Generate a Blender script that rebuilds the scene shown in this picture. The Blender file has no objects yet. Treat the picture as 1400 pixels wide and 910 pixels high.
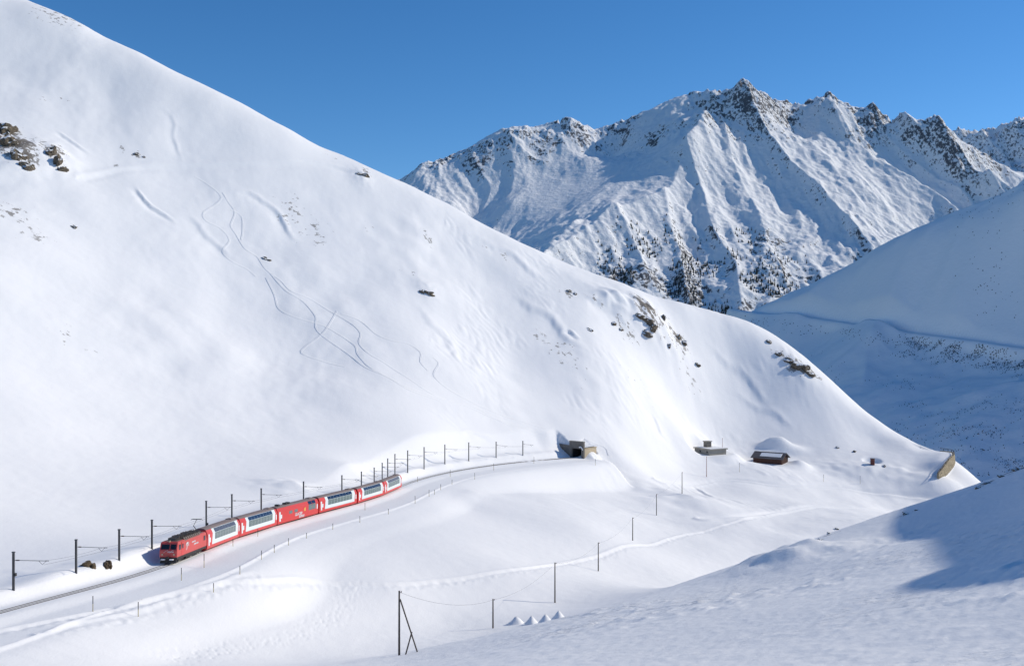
import bpy, bmesh, math, random
import numpy as np
from mathutils import Vector, Matrix

SC = bpy.context.scene
COL = SC.collection

# ------------------------------------------------------------------ camera
F = 1400.0            # focal length in photo pixels (photo is 1400 x 910), about a 36 mm lens
CX, CY = 700.0, 455.0
cd = bpy.data.cameras.new('camera')
cd.sensor_width = 36.0
cd.lens = 36.0 * F / 1400.0
cd.clip_start = 0.5
cd.clip_end = 20000.0
cam = bpy.data.objects.new('camera', cd)
COL.objects.link(cam)
cam.location = (0, 0, 0)
cam.rotation_euler = (math.radians(90), 0, 0)
SC.camera = cam

# ------------------------------------------------------------------ sky and sun
SUN_EL = 31.5         # degrees
SUN_AZ = 17.0         # degrees from +X towards +Y
w = bpy.data.worlds.new('World'); SC.world = w; w.use_nodes = True
nt = w.node_tree; nt.nodes.clear()
sky = nt.nodes.new('ShaderNodeTexSky'); sky.sky_type = 'NISHITA'
sky.sun_disc = False
sky.sun_elevation = math.radians(SUN_EL)
sky.sun_rotation = math.radians(90 - SUN_AZ)
sky.altitude = 2500; sky.air_density = 1.0; sky.dust_density = 0.3; sky.ozone_density = 4.0
hs = nt.nodes.new('ShaderNodeHueSaturation'); hs.inputs['Saturation'].default_value = 1.22
hs.inputs['Value'].default_value = 1.0
bg = nt.nodes.new('ShaderNodeBackground'); bg.inputs[1].default_value = 0.146
ow = nt.nodes.new('ShaderNodeOutputWorld')
nt.links.new(sky.outputs[0], hs.inputs['Color']); nt.links.new(hs.outputs[0], bg.inputs[0]); nt.links.new(bg.outputs[0], ow.inputs[0])
sl = bpy.data.lights.new('sun', 'SUN'); sl.energy = 4.0; sl.angle = math.radians(0.55); sl.color = (1.0, 0.92, 0.79)
so = bpy.data.objects.new('sun', sl); COL.objects.link(so)
_e, _a = math.radians(SUN_EL), math.radians(SUN_AZ)
to_sun = Vector((math.cos(_e)*math.cos(_a), math.cos(_e)*math.sin(_a), math.sin(_e)))
so.rotation_euler = to_sun.to_track_quat('Z', 'Y').to_euler()
so.location = to_sun * 300
vs = SC.view_settings
vs.view_transform = 'Standard'; vs.look = 'None'; vs.gamma = 1.0; vs.use_curve_mapping = False
vs.exposure = -0.16
SC.cycles.max_bounces = 5; SC.cycles.diffuse_bounces = 3
SC.cycles.transparent_max_bounces = 6
SC.cycles.use_denoising = True

# ------------------------------------------------------------------ helpers
def P(px, py, D):
    """point at depth D metres in front of the camera seen at photo pixel (px, py)"""
    return np.array([(px-CX)/F*D, D, -(py-CY)/F*D])
def sstep(a, b, x):
    t = np.clip((x-a)/(b-a), 0, 1); return t*t*(3-2*t)
def _hash(ix, iy, seed):
    h = (ix.astype(np.int64)*374761393 + iy.astype(np.int64)*668265263 + seed*974634777) & 0xffffffff
    h = ((h ^ (h >> 13)) * 1274126177) & 0xffffffff
    h = ((h ^ (h >> 16)) * 2246822519) & 0xffffffff
    return ((h ^ (h >> 15)) & 0xffffff) / float(0xffffff)
def noise(x, y, seed=0):
    """gradient noise, about -1..1"""
    x0 = np.floor(x); y0 = np.floor(y); fx = x-x0; fy = y-y0
    ix = x0.astype(np.int64); iy = y0.astype(np.int64)
    u = fx*fx*fx*(fx*(fx*6-15)+10); v = fy*fy*fy*(fy*(fy*6-15)+10)
    def g(dx, dy):
        a = _hash(ix+dx, iy+dy, seed)*2*np.pi
        return np.cos(a)*(fx-dx)+np.sin(a)*(fy-dy)
    n0 = g(0,0)*(1-u)+g(1,0)*u; n1 = g(0,1)*(1-u)+g(1,1)*u
    return (n0*(1-v)+n1*v)*1.5
def fbm(x, y, octv=4, seed=0, gain=0.5):
    s = np.zeros_like(x); a = 1.0
    for o in range(octv):
        s = s + a*noise(x, y, seed+o*17); x = x*2.03+13.7; y = y*2.03-7.1; a *= gain
    return s
class TPS:
    def __init__(s, pts, smooth=0.0):
        pts = np.asarray(pts, float); s.p = pts[:, :2]/100.0; n = len(pts)
        K = s.k(s.p[:, None, :]-s.p[None, :, :]) + np.eye(n)*smooth
        A = np.zeros((n+3, n+3)); A[:n, :n] = K; A[:n, n] = 1; A[:n, n+1:] = s.p
        A[n:, :n] = A[:n, n:].T
        b = np.zeros(n+3); b[:n] = pts[:, 2]
        s.w = np.linalg.solve(A, b); s.n = n
    @staticmethod
    def k(d):
        r2 = (d*d).sum(-1)+1e-12
        return r2*np.log(r2)*0.5
    def __call__(s, x, y):
        x = np.asarray(x, float)/100; y = np.asarray(y, float)/100
        sh = x.shape; x = x.ravel(); y = y.ravel(); out = np.empty_like(x)
        for i in range(0, len(x), 60000):
            xs = x[i:i+60000]; ys = y[i:i+60000]
            r2 = (xs[:, None]-s.p[None, :, 0])**2+(ys[:, None]-s.p[None, :, 1])**2+1e-12
            out[i:i+60000] = (r2*np.log(r2)*0.5)@s.w[:s.n]+s.w[s.n]+xs*s.w[s.n+1]+ys*s.w[s.n+2]
        return out.reshape(sh)
def seg_dist(x, y, pl):
    """distance to polyline, signed (right of travel +), arc length, all per point"""
    pl = np.asarray(pl, float)
    best = np.full(x.shape, 1e9); sg = np.zeros(x.shape); ss = np.zeros(x.shape); acc = 0.0
    for a, b in zip(pl[:-1, :2], pl[1:, :2]):
        d = b-a; L = math.hypot(*d)
        t = np.clip(((x-a[0])*d[0]+(y-a[1])*d[1])/(L*L), 0, 1)
        dx = x-a[0]-t*d[0]; dy = y-a[1]-t*d[1]; r = np.hypot(dx, dy)
        m = r < best
        best = np.where(m, r, best)
        sg = np.where(m, np.sign(d[1]*(x-a[0])-d[0]*(y-a[1])), sg)
        ss = np.where(m, acc+t*L, ss); acc += L
    return best*np.where(sg == 0, 1, sg), ss
def crom(pts, n=12):
    """smooth curve through points (Catmull-Rom)"""
    p = np.asarray(pts, float); p = np.vstack([2*p[0]-p[1], p, 2*p[-1]-p[-2]]); out = []
    for i in range(1, len(p)-2):
        for t in np.linspace(0, 1, n, endpoint=False):
            a, b, c, d = p[i-1], p[i], p[i+1], p[i+2]
            out.append(0.5*((2*b)+(c-a)*t+(2*a-5*b+4*c-d)*t*t+(3*b-a-3*c+d)*t**3))
    out.append(p[-2]); return np.array(out)
def resample(pl, step):
    pl = np.asarray(pl, float); L = np.r_[0, np.cumsum(np.linalg.norm(np.diff(pl[:, :3], axis=0), axis=1))]
    n = max(2, int(L[-1]/step)+1); s = np.linspace(0, L[-1], n)
    return np.stack([np.interp(s, L, pl[:, k]) for k in range(pl.shape[1])], 1)
# ------------------------------------------------------------------ terrain: the near valley
TRACK_PX = [(-150,868,93),(-60,853,106),(0,839,115),(60,825,124),(130,804,134),(190,784,142.5),(231,771.5,150),(268,752,165),(313,738,182.5),
            (365,721,200),(423,703.5,217),(480,688,233.5),(519,677,251),(538,670,267),(553,662,279),(575,653.5,289),(607,645,301),(650,638,315),(700,632,330),(750,627,343),(790,624,355),(840,622,372)]
TRK = crom([P(*t) for t in TRACK_PX], 10)
TRK = resample(TRK, 2.0)
def _smooth(a, k, it=1):
    for _ in range(it):
        pad = np.r_[np.full(k, a[0]), a, np.full(k, a[-1])]
        c = np.convolve(pad, np.ones(2*k+1)/(2*k+1), 'valid'); a = c
    return a
for _k in range(3):
    e0, e1 = TRK[0, _k], TRK[-1, _k]
    kk = 6 if _k < 2 else 10
    lin = np.linspace(e0, e1, len(TRK)); TRK[:, _k] = lin+_smooth(TRK[:, _k]-lin, kk, 2)
TRK = resample(TRK, 1.5)
TRK_C = np.vstack([TRK[:-1:2, :2], TRK[-1:, :2]])
TRK_S = np.r_[0, np.cumsum(np.linalg.norm(np.diff(TRK[:, :2], axis=0), axis=1))]

_i = int(np.argmin(np.abs(CX+F*TRK[:, 0]/TRK[:, 1]-787))); S_PORT = TRK_S[_i]     # where the tunnel starts
CP = []
CP += [tuple(P(*t)) for t in TRACK_PX[:-2]]+[tuple(P(*t)) for t in [(783,623,352),(792,597,363),(770,600,360),(820,606,366),(845,618,364),(800,630,350)]]
SKY1 = [(-300,-190,530),(-100,-85,490),(40,0,465),(100,32,460),(200,92,455),(300,136,458),(380,172,462),(460,214,465),(540,249,468),(620,290,468),(700,328,470),
        (780,365,472),(860,398,474),(940,426,486),(1000,441,492),(1050,466,488),(1100,502,480),(1150,541,473),(1200,577,466),
        (1250,604,458),(1300,625,446),(1345,661,430)]
for px, py, D in SKY1:
    CP.append(tuple(P(px, py, D)))
    for k, dz in ((1.10, 10), (1.28, 45)):
        q = P(px, py, D*k); q[2] -= dz + (15 if px > 1150 else 0)*(k-1)*10
        CP.append(tuple(q))
CP += [tuple(P(*t)) for t in [
 # left hillside columns
 (-300,850,100),(-300,700,150),(-300,600,180),(-300,500,215),(-300,300,285),(-300,100,370),(-300,-60,450),
 (0,760,148),(0,700,172),(0,650,196),(0,600,216),(0,500,252),(0,400,287),(0,300,326),(0,200,370),(0,100,418),
 (150,715,186),(150,650,218),(150,600,242),(150,500,285),(150,400,323),(150,300,362),(150,200,404),(150,120,436),
 (300,690,210),(300,650,238),(300,600,268),(300,500,314),(300,400,354),(300,300,392),(300,200,434),
 (400,665,238),(400,600,284),(400,500,330),(400,400,371),(400,300,412),(400,230,440),
 (500,640,266),(500,600,296),(500,500,342),(500,400,388),(500,300,434),
 (600,620,305),(600,580,324),(600,500,360),(600,400,408),(600,330,445),
 (700,612,340),(700,580,354),(700,500,392),(700,400,434),
 (850,600,378),(850,560,394),(850,500,420),(850,430,454),
 (920,605,405),(930,580,422),(975,606,436),(1000,590,446),(1000,560,457),(1000,500,475),(1058,607,444),(1100,612,442),(1100,560,462),(1200,642,424),(1200,606,453),(1309,636,430),(1296,649,421),(1318,642,427),(1305,662,414),
 # valley floor
 (975,622,412),(1058,634,414),(930,640,392),(1000,660,383),(1000,700,331),(1000,740,288),(1200,690,388),(1300,677,408),(1120,650,410),(1120,735,308),(1100,700,341),
 (900,700,318),(900,750,262),(900,800,222),(850,790,222),(758,824,179),(690,852,160),(545,897,132),(820,650,352),
 (600,850,162),(500,850,152),(400,850,140),(300,850,128),(200,870,115),(100,890,105),(0,905,96),(400,905,122),(250,905,110),
 (300,800,147),(450,790,166),(540,800,168),(600,780,184),(700,785,190),(650,700,256),(750,680,292),(800,720,255),(750,645,332),(870,740,266),(900,650,370),(700,655,316),(600,665,276),
 (300,765,162),(400,735,190),(500,705,220),(560,686,245),(120,825,131),(0,860,113),
 # near slope under the camera
 (480,906,113),(600,881,119),(700,860,117),(800,841,117),(900,813,122),(1000,781,130),(1100,746,138),(1200,706,147),(1300,673,155),(1400,636,162),(1500,592,168),
 (560,910,104),(700,910,76),(850,910,60),(1000,910,50),(1200,910,42),(1400,910,36),
 (800,872,92),(1000,842,86),(1200,802,80),(1400,750,84),(1200,752,110),(1400,690,120),(1050,800,112),(900,850,96),
]]
CP += [(0,0,-1.75),(0,22,-8.6),(12,25,-9.2),(20,36,-11.9),(-20,20,-11),(0,42,-14.4),(-10,60,-22),(-60,40,-24),(-60,5,-17),(-60,-40,-8),(0,-40,8),
       (-20,90,-31),(-45,80,-28.5),(-35,100,-33),(-110,60,-27),(-160,110,-27),(-160,20,-20),
       (26,175,-43),(60,195,-45),(100,210,-47),(5,150,-42.5),(95,300,-62),(150,300,-62),(143,250,-52),(170,360,-68),(230,380,-76),(270,450,-96),(330,400,-90),
       (96,165,-14),(116,168,10),(108,190,-8),(112,136,7),(110,120,15),(108,101,32),(109,88,33),(96,72,20),(60,40,2),(48,16,4),(150,110,56),(140,60,42),(160,160,44),(150,205,0),(170,245,-42),
       (220,100,66),(220,180,20),(240,250,-35),(240,320,-66),(220,0,60),(60,-40,18),(320,100,90),(330,220,0),(340,320,-60)]
GBASE = TPS(CP, 0.004)

# coarse raster of the thin plate, for ray look-ups
def march(px, py, hf, d0=30.0, d1=760.0, n=1500):
    """first ground point on the ray through photo pixel (px,py)"""
    D = np.linspace(d0, d1, n); X = (px-CX)/F*D; Z = -(py-CY)/F*D
    h = hf(X, D); m = np.nonzero(Z <= h)[0]
    if len(m) == 0: return None
    i = max(m[0], 1); a0 = Z[i-1]-h[i-1]; a1 = Z[i]-h[i]
    t = a0/(a0-a1+1e-9); d = D[i-1]+(D[i]-D[i-1])*t
    return np.array([(px-CX)/F*d, d, -(py-CY)/F*d])
def on_base(px, py, d0=30.0):
    r = march(px, py, GBASE, d0, 760, 500)
    return r

# features pressed into / heaped on the snow: (kind, pixels, width m, height m)
GULLIES = [   # asymmetric hollows whose right bank throws a shadow
 ([(183,255),(190,268),(203,282),(222,296),(240,308)], 4.0, 2.6),
 ([(75,180),(92,192),(108,203),(122,213)], 3.5, 1.6),
 ([(214,148),(230,160),(236,172),(232,186),(240,205),(250,222)], 5.0, 0.8),
 ([(318,262),(345,268),(368,285),(385,305),(398,322),(412,334)], 7.0, 1.7),
 ([(255,292),(268,310),(290,335),(310,356)], 9.0, 1.4),
 ([(630,590),(645,592),(662,596),(678,600)], 2.5, 1.5),
 ([(800,408),(820,418),(842,424),(862,432)], 9.0, 4.0),
 ([(775,452),(783,462),(792,470)], 6.0, 3.0),
 ([(893,566),(897,578),(902,592),(912,600)], 4.0, 1.4),
 ([(948,664),(960,672),(975,682)], 3.0, 1.5),
 ([(640,318),(700,352),(760,392)], 14.0, 1.5),
 ([(690,400),(730,430),(770,462),(800,500)], 16.0, 2.0),
 ([(560,420),(600,470),(640,520)], 14.0, 1.2),
 ([(1000,540),(1050,570),(1090,590)], 9.0, 1.3),
 ([(960,470),(1010,520),(1060,560)], 11.0, 1.5),
]
HUMPS = [     # (px,py,radius along x, radius along y, height)
 (882,440,9,10,4.5),(905,462,8,11,2.5),(845,420,10,7,4.2),(1090,505,8,10,2.0),(20,215,12,14,3.0),(75,220,8,10,2.2),
 (585,402,5,5,1.0),(495,242,5,6,1.2),(930,690,16,16,2.0),(880,672,14,10,1.3),(620,672,14,14,1.0),(1180,645,9,9,1.4),(1140,640,9,7,1.2),(1230,650,10,8,1.5),
 (1080,765,7,7,2.0),(60,790,5,5,0.6),(400,668,8,6,1.4),(515,655,5,6,1.5),
 (700,560,20,16,1.4),(820,540,16,18,1.6),(940,520,14,16,1.5),(560,330,18,20,2.0),(430,420,22,24,2.0),(250,480,26,26,2.0),
]
G_W = []
for pl, wd, hg in GULLIES:
    G_W.append((crom([on_base(*p)[:2] for p in pl], 5), wd*0.30, hg*0.40))
H_W = [(on_base(a, b, 200 if a > 800 and b < 740 else 30), rx, ry, hz) for a, b, rx, ry, hz in HUMPS]

# the road beside the line, the winter trail, the lower roads: crests pressed by machines
def ground_line(px_list, d0=30):
    return crom([on_base(*p, d0)[:2] for p in px_list], 6)
TRAILS = {
 'walk':  [(-40,872),(60,852),(130,838),(190,826),(250,812),(300,800),(360,797),(440,798),(540,800),(600,796),(660,787),(720,778),(780,770),(830,758),(880,746),(940,731),(1000,716),(1045,706)],
 'walk_b':[(60,863),(130,850),(200,836),(240,822),(300,802),(330,789),(348,785)],
 'low':   [(960,707),(1020,703),(1100,691),(1180,694),(1225,698)],
 'upper': [(110,243),(160,234),(210,229),(270,228),(330,226),(400,224),(450,227),(490,236)],
 'mid':   [(900,655),(980,655),(1060,660),(1140,663),(1220,672),(1290,678)],
}
FOOT = ground_line([(490,800),(470,825),(440,850),(390,872),(300,890),(240,904)])

WL = [(1283,647,413),(1289,640,416),(1295,632,420),(1301,625,425),(1305,621,430),(1304,618,435),(1297,616.5,439),(1286,615.5,442)]
WALL = crom([P(*t) for t in WL], 5); WALL_S = np.r_[0, np.cumsum(np.linalg.norm(np.diff(WALL[:, :2], axis=0), axis=1))]
PADS = []; LATE = []
for px, py, ox, oy, rx, ry, sl, rz in [(969.8,621.5,3.5,6.0,9,8,0.03,0.49),(1068.7,634,-2.5,4.5,11,8,0.05,-0.61),(1193,634,0,0.5,3,2.5,0.0,0.0)]:
    c = on_base(px, py, 250); PADS.append((np.array([c[0]+ox, c[1]+oy, c[2]]), rx, ry, sl, rz))
for px, py, D, rx, ry, hz in [(809,620,356,3.6,2.6,2.2),(1060,603,441,6.5,3.2,4.6),(1080,607,440,7,3,1.6),(1042,610,436,5,4,0.8),(1098,628,421,4,5,1.4),(1286,652,412,9,8,2.6)]:
    c = P(px, py, D); LATE.append((c, rx, ry, hz))
def ground_h(x, y, detail=True):
    z = GBASE(x, y)
    # broad undulation of the snow cover, quieter on the line and the flat
    dT, sT = np.full(x.shape, 99.0), np.zeros(x.shape)
    m = (x > -150) & (x < 70) & (y > 60) & (y < 420)
    dT[m], sT[m] = seg_dist(x[m], y[m], TRK_C)
    far = sstep(12, 45, np.abs(dT))
    up = sstep(230, 330, y)
    z = z + far*(0.4+1.1*up)*1.3*fbm(x/70, y/70, 3, 3)
    q = noise(x/40+5, y/40, 77)
    z = z + far*(0.25+0.75*up)*(0.8+q)*0.30*fbm(x/17+0.4*q, y/21, 3, 11)
    for pl, wd, hg in G_W:
        lo = pl.min(0)-wd*4; hi = pl.max(0)+wd*4
        mm = (x > lo[0]) & (x < hi[0]) & (y > lo[1]) & (y < hi[1])
        if not mm.any(): continue
        d, s = seg_dist(x[mm], y[mm], pl); L = np.linalg.norm(np.diff(pl, axis=0), axis=1).sum()
        # pl runs downhill; d>0 right of travel
        d = d + 0.9*wd*noise(s/11, s*0+3.3, 5)+0.5*wd*noise(s/3.5, s*0+9.3, 15) ; e = sstep(0, 0.25*L, s)*sstep(0, 0.35*L, L-s)
        # far side is to the left of travel in plan (towards +x): make that bank the steep, raised one
        u = -d/wd
        prof = -np.exp(-np.where(u > 0, (u/0.45)**2, (u/1.6)**2)) + 0.75*np.exp(-((u-0.85)/0.55)**2)
        z[mm] += hg*e*prof*(0.75+0.6*noise(s/9, s*0+1.7, 6))
    for c, rx, ry, hz in H_W:
        r2 = ((x-c[0])/rx)**2+((y-c[1])/ry)**2
        mm = r2 < 9
        if mm.any(): z[mm] += hz*np.exp(-r2[mm])*(1+0.35*noise(x[mm]/(0.5*rx), y[mm]/(0.5*ry), 9))
    # railway bench: rails, snow bank on the hill side, cleared road on the valley side
    zr = np.interp(sT, TRK_S, TRK[:, 2])
    bank = 2.1+0.5*noise(sT/23, sT*0, 21)+0.25*noise(sT/6, sT*0, 22)
    bank = bank*(0.55+0.45*sstep(20, 60, sT))
    edge = 10.3+0.8*noise(sT/40, sT*0, 31)
    nearp = sstep(S_PORT-10, S_PORT-3, sT)
    bank2 = np.minimum(4.5, 0.66*np.maximum(0, -dT-2.7))
    p = np.where(dT < 0, -0.12+(1-nearp)*bank*sstep(1.8, 4.9+0.6*noise(sT/9, sT*0, 41), -dT)+nearp*bank2,
                 -0.12-0.45*sstep(1.5, 4.5, dT)+0.30*np.exp(-((dT-edge)/0.38)**2)-0.55*sstep(edge, edge+6, dT))
    wgt = np.where(dT < 0, 1-sstep(5+1.5*nearp, 13-2.5*nearp, -dT), 1-sstep(edge+1, edge+12, dT))
    ex = np.where(np.abs(dT) < 2.9, 7.6, 0.0)+np.where(dT > 2.9, 2.6, 0.0)
    wgt = wgt*(1-sstep(S_PORT+0.5+ex, S_PORT+1.3+ex, sT))
    z = z*(1-wgt)+(zr+p)*wgt
    # levelled ground round the buildings, and heaps thrown up beside them
    for c, rx, ry, sl, rz in PADS:
        X_ = (x-c[0])*math.cos(rz)+(y-c[1])*math.sin(rz); Y_ = -(x-c[0])*math.sin(rz)+(y-c[1])*math.cos(rz)
        r = np.sqrt((X_/rx)**2+(Y_/ry)**2); mm = r < 1.9
        if mm.any():
            w_ = 1-sstep(0.85, 1.5, r[mm]); z[mm] = z[mm]*(1-w_)+(c[2]+sl*Y_[mm])*w_
    for c, rx, ry, hz in LATE:
        r2 = ((x-c[0])/rx)**2+((y-c[1])/ry)**2; mm = r2 < 9
        if mm.any(): z[mm] += hz*np.exp(-r2[mm]**1.3)
    mm = (x > 140) & (x < 215) & (y > 395) & (y < 465)
    if mm.any():
        d, s = seg_dist(x[mm], y[mm], WALL[:, :2]); zt = np.interp(s, WALL_S, WALL[:, 2])-0.25
        w_ = (1-sstep(4, 15, -d))*sstep(-0.15, -0.55, d)*sstep(0.3, 12, s); z[mm] = z[mm]*(1-w_)+zt*w_
    if detail:
        # trodden trails
        for key, pl in T_W.items():
            lo = pl.min(0)-6; hi = pl.max(0)+6
            mm = (x > lo[0]) & (x < hi[0]) & (y > lo[1]) & (y < hi[1])
            d, s = seg_dist(x[mm], y[mm], pl)
            if key in ('walk', 'walk_b'):
                hgt = 0.21 if key == 'walk' else 0.14
                rough = 0.6+0.8*noise(s/1.7, d*0.5, 51)
                z[mm] += -hgt*np.exp(-(d/0.55)**2)*rough + hgt*0.9*np.exp(-((d+0.95)/0.36)**2) + 0.14*np.exp(-((d-1.1)/0.5)**2)*noise(s/1.1, d, 53)
            elif key == 'upper':
                z[mm] += (-0.40*np.exp(-((d-0.8)/1.3)**2)+0.30*np.exp(-((d+1.6)/1.0)**2))*(0.7+0.7*noise(s/14, s*0, 55))
            else:
                z[mm] += -0.9*np.exp(-((d-1.0)/1.6)**2)+0.6*np.exp(-((d-3.2)/1.0)**2)
        # wind-packed texture and footprints, small scale
        near = 1-sstep(90, 190, y-0.0*x)
        fg = near*sstep(-40, 10, x)
        a, b = x*0.94+y*0.34, -x*0.34+y*0.94       # sastrugi run across the near slope
        n1 = noise(a/9, b/2.6, 61); patch = sstep(-0.1, 0.5, noise(x/22, y/22, 67))
        z = z + fg*(0.12*n1*patch+0.38*patch*np.maximum(0, noise(a/2.4, b/0.9, 62))**1.4+0.05*noise(a/0.9, b/0.4, 63)+0.10*np.maximum(0, noise(a/4.5, b/1.3, 64)-0.15))
        z = z + far*0.04*noise(x/2.6, y/2.6, 71)
        mm = (x > -60) & (x < 0) & (y > 95) & (y < 190)
        d, s = seg_dist(x[mm], y[mm], FOOT)
        z[mm] += -0.10*np.exp(-(d/2.2)**2)*sstep(0.2, 0.6, noise(x[mm]/0.7, y[mm]/0.7, 81))
        # rippled crust on the windward shoulder above the tunnel
        mm = (y > 330) & (x > -30) & (x < 130)
        xa, ya = x[mm], y[mm]
        z[mm] += 0.42*sstep(0.0, 0.5, noise(xa/26, ya/26, 83))*np.abs(noise((xa*0.8+ya*0.6)/3.2, (-xa*0.6+ya*0.8)/7.0, 84))
    return z

T_W = {k: crom([march(px, py, lambda X, Y: ground_h(X, Y, False), 200 if k in ('low', 'mid') else 60, 500, 500)[:2] for px, py in v], 6) for k, v in TRAILS.items()}
# ------------------------------------------------------------------ terrain: the far massif
def erode(x, y, gx, gy, freq, seed):
    """downslope ribs and gullies: stripes that run along the fall line (gx,gy = gradient)"""
    L = np.hypot(gx, gy)+1e-6; sx, sy = -gy/L, gx/L        # across the slope
    u = x*freq; v = y*freq; iu = np.floor(u); iv = np.floor(v); fu = u-iu; fv = v-iv
    acc = np.zeros_like(x); wt = np.zeros_like(x)
    for i in (-1, 0, 1, 2):
        for j in (-1, 0, 1, 2):
            cxx = iu+i; cyy = iv+j
            jx = _hash(cxx.astype(np.int64), cyy.astype(np.int64), seed); jy = _hash(cxx.astype(np.int64), cyy.astype(np.int64), seed+5)
            dx = fu-i-jx*0.9+0.45; dy = fv-j-jy*0.9+0.45
            w_ = np.exp(-(dx*dx+dy*dy)*2.2)
            ph = (dx*sx+dy*sy)*2*np.pi*0.92
            acc += (1-1.6*np.abs(np.sin(ph*0.5)))*w_; wt += w_
    return acc/(wt+1e-6)

RIDGE = [(430,292,3900),(490,268,3900),(540,247,3850),(590,223,3800),(620,213,3790),(640,206,3790),(660,195,3790),(680,185,3800),(700,182,3810),(720,182,3820),(745,177,3840),(775,170,3860),(800,177,3900),
 (850,162,3960),(880,152,3980),(910,143,3980),(940,133,3950),(965,128,3900),(988,131,3850),(1000,127,3800),(1015,117,3780),(1030,124,3790),(1060,132,3850),(1090,143,3900),(1110,140,3880),(1130,135,3830),
 (1150,142,3830),(1170,149,3830),(1190,153,3800),(1212,164,3800),(1235,160,3740),(1252,173,3760),(1267,166,3700),(1282,165,3680),(1298,178,3700),(1312,190,3720),(1335,205,3750),(1370,225,3800),(1440,260,3900),(1560,320,4000)]
SPUR = [(988,131,3820),(962,160,3660),(942,195,3510),(928,235,3390),(912,262,3290),(880,275,3200),(840,290,3110),(795,312,2990),(765,340,2880),(730,375,2760),(690,420,2650)]
RIBS = [([(1135,138,3820),(1150,170,3720),(1172,200,3640),(1205,225,3560),(1260,260,3440),(1310,300,3300)], 90, 60),
        ([(1192,155,3790),(1215,190,3700),(1245,225,3620),(1300,262,3520),(1360,300,3380)], 70, 46),
        ([(1238,162,3730),(1262,195,3660),(1290,235,3590),(1340,270,3500)], 60, 42),
        ([(1282,166,3680),(1310,205,3600),(1350,245,3510),(1400,275,3440)], 80, 50),
        ([(1015,118,3780),(1040,160,3680),(1068,205,3540),(1105,250,3380),(1150,300,3180),(1195,345,3000)], 95, 60),
        ([(965,130,3880),(985,170,3700),(1000,220,3500),(1020,270,3320),(1050,330,3060),(1075,400,2800)], 85, 52),
        ([(940,200,3500),(955,255,3330),(975,310,3130),(1000,370,2900),(1010,430,2700)], 75, 46),
        ([(905,268,3270),(915,310,3110),(930,360,2930),(945,410,2760)], 60, 36),
        ([(845,292,3100),(865,330,2980),(890,380,2820)], 55, 34),
        ([(700,183,3810),(715,205,3760),(745,225,3700)], 60, 26),
        ([(790,174,3880),(805,195,3840),(835,215,3790)], 60, 30),
        ([(645,206,3790),(655,232,3700),(668,262,3600),(650,300,3480)], 70, 30)]
MP = []
for r in RIDGE:
    MP.append(tuple(P(*r)))
    q = P(r[0], r[1], r[2]*1.10); q[2] = P(*r)[2]-260; MP.append(tuple(q))
    q = P(r[0], r[1], r[2]*1.30); q[2] = P(*r)[2]-700; MP.append(tuple(q))
MP += [tuple(P(*s)) for s in SPUR]
for rb, _, _ in RIBS: MP += [tuple(P(*s)) for s in rb[1:]]
MP += [tuple(P(*s)) for s in [
  # the shadowed bowl left of the spur
  (860,190,3800),(820,215,3690),(880,205,3680),(800,240,3560),(840,240,3500),(740,250,3580),(700,235,3660),(760,280,3380),(820,265,3340),(690,280,3450),(720,320,3230),(660,310,3380),(620,280,3480),(600,262,3560),(580,250,3650),
  (700,350,3060),(640,330,3230),(560,270,3600),(640,400,2900),(560,330,3250),(500,300,3500),(500,360,3050),
  # cirque under the summit ridge
  (1095,170,3760),(1100,195,3640),(1130,205,3600),(1075,180,3720),(1150,240,3420),(1180,270,3300),
  (1330,240,3620),(1400,285,3500),(1250,310,3250),(1300,350,3080),(1200,390,2800),(1100,360,2920),(1150,420,2650),(1400,350,3200),
  (1030,300,3180),(1040,380,2850),(980,400,2780),(900,430,2640),(860,410,2720),(830,380,2830),(800,400,2740)]]
MP += [(-700,3500,150),(-700,2800,-60),(-300,2700,0),(0,2500,60),(400,2450,-40),(800,2450,-60),(1300,2500,-60),(1900,2700,-40),(2300,3200,300),(2300,3700,500),(-900,4200,300),(-400,2350,-150),(900,2200,-200),(1800,2200,-200),(200,2200,-150)]
MBASE = TPS(MP, 0.002)
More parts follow.
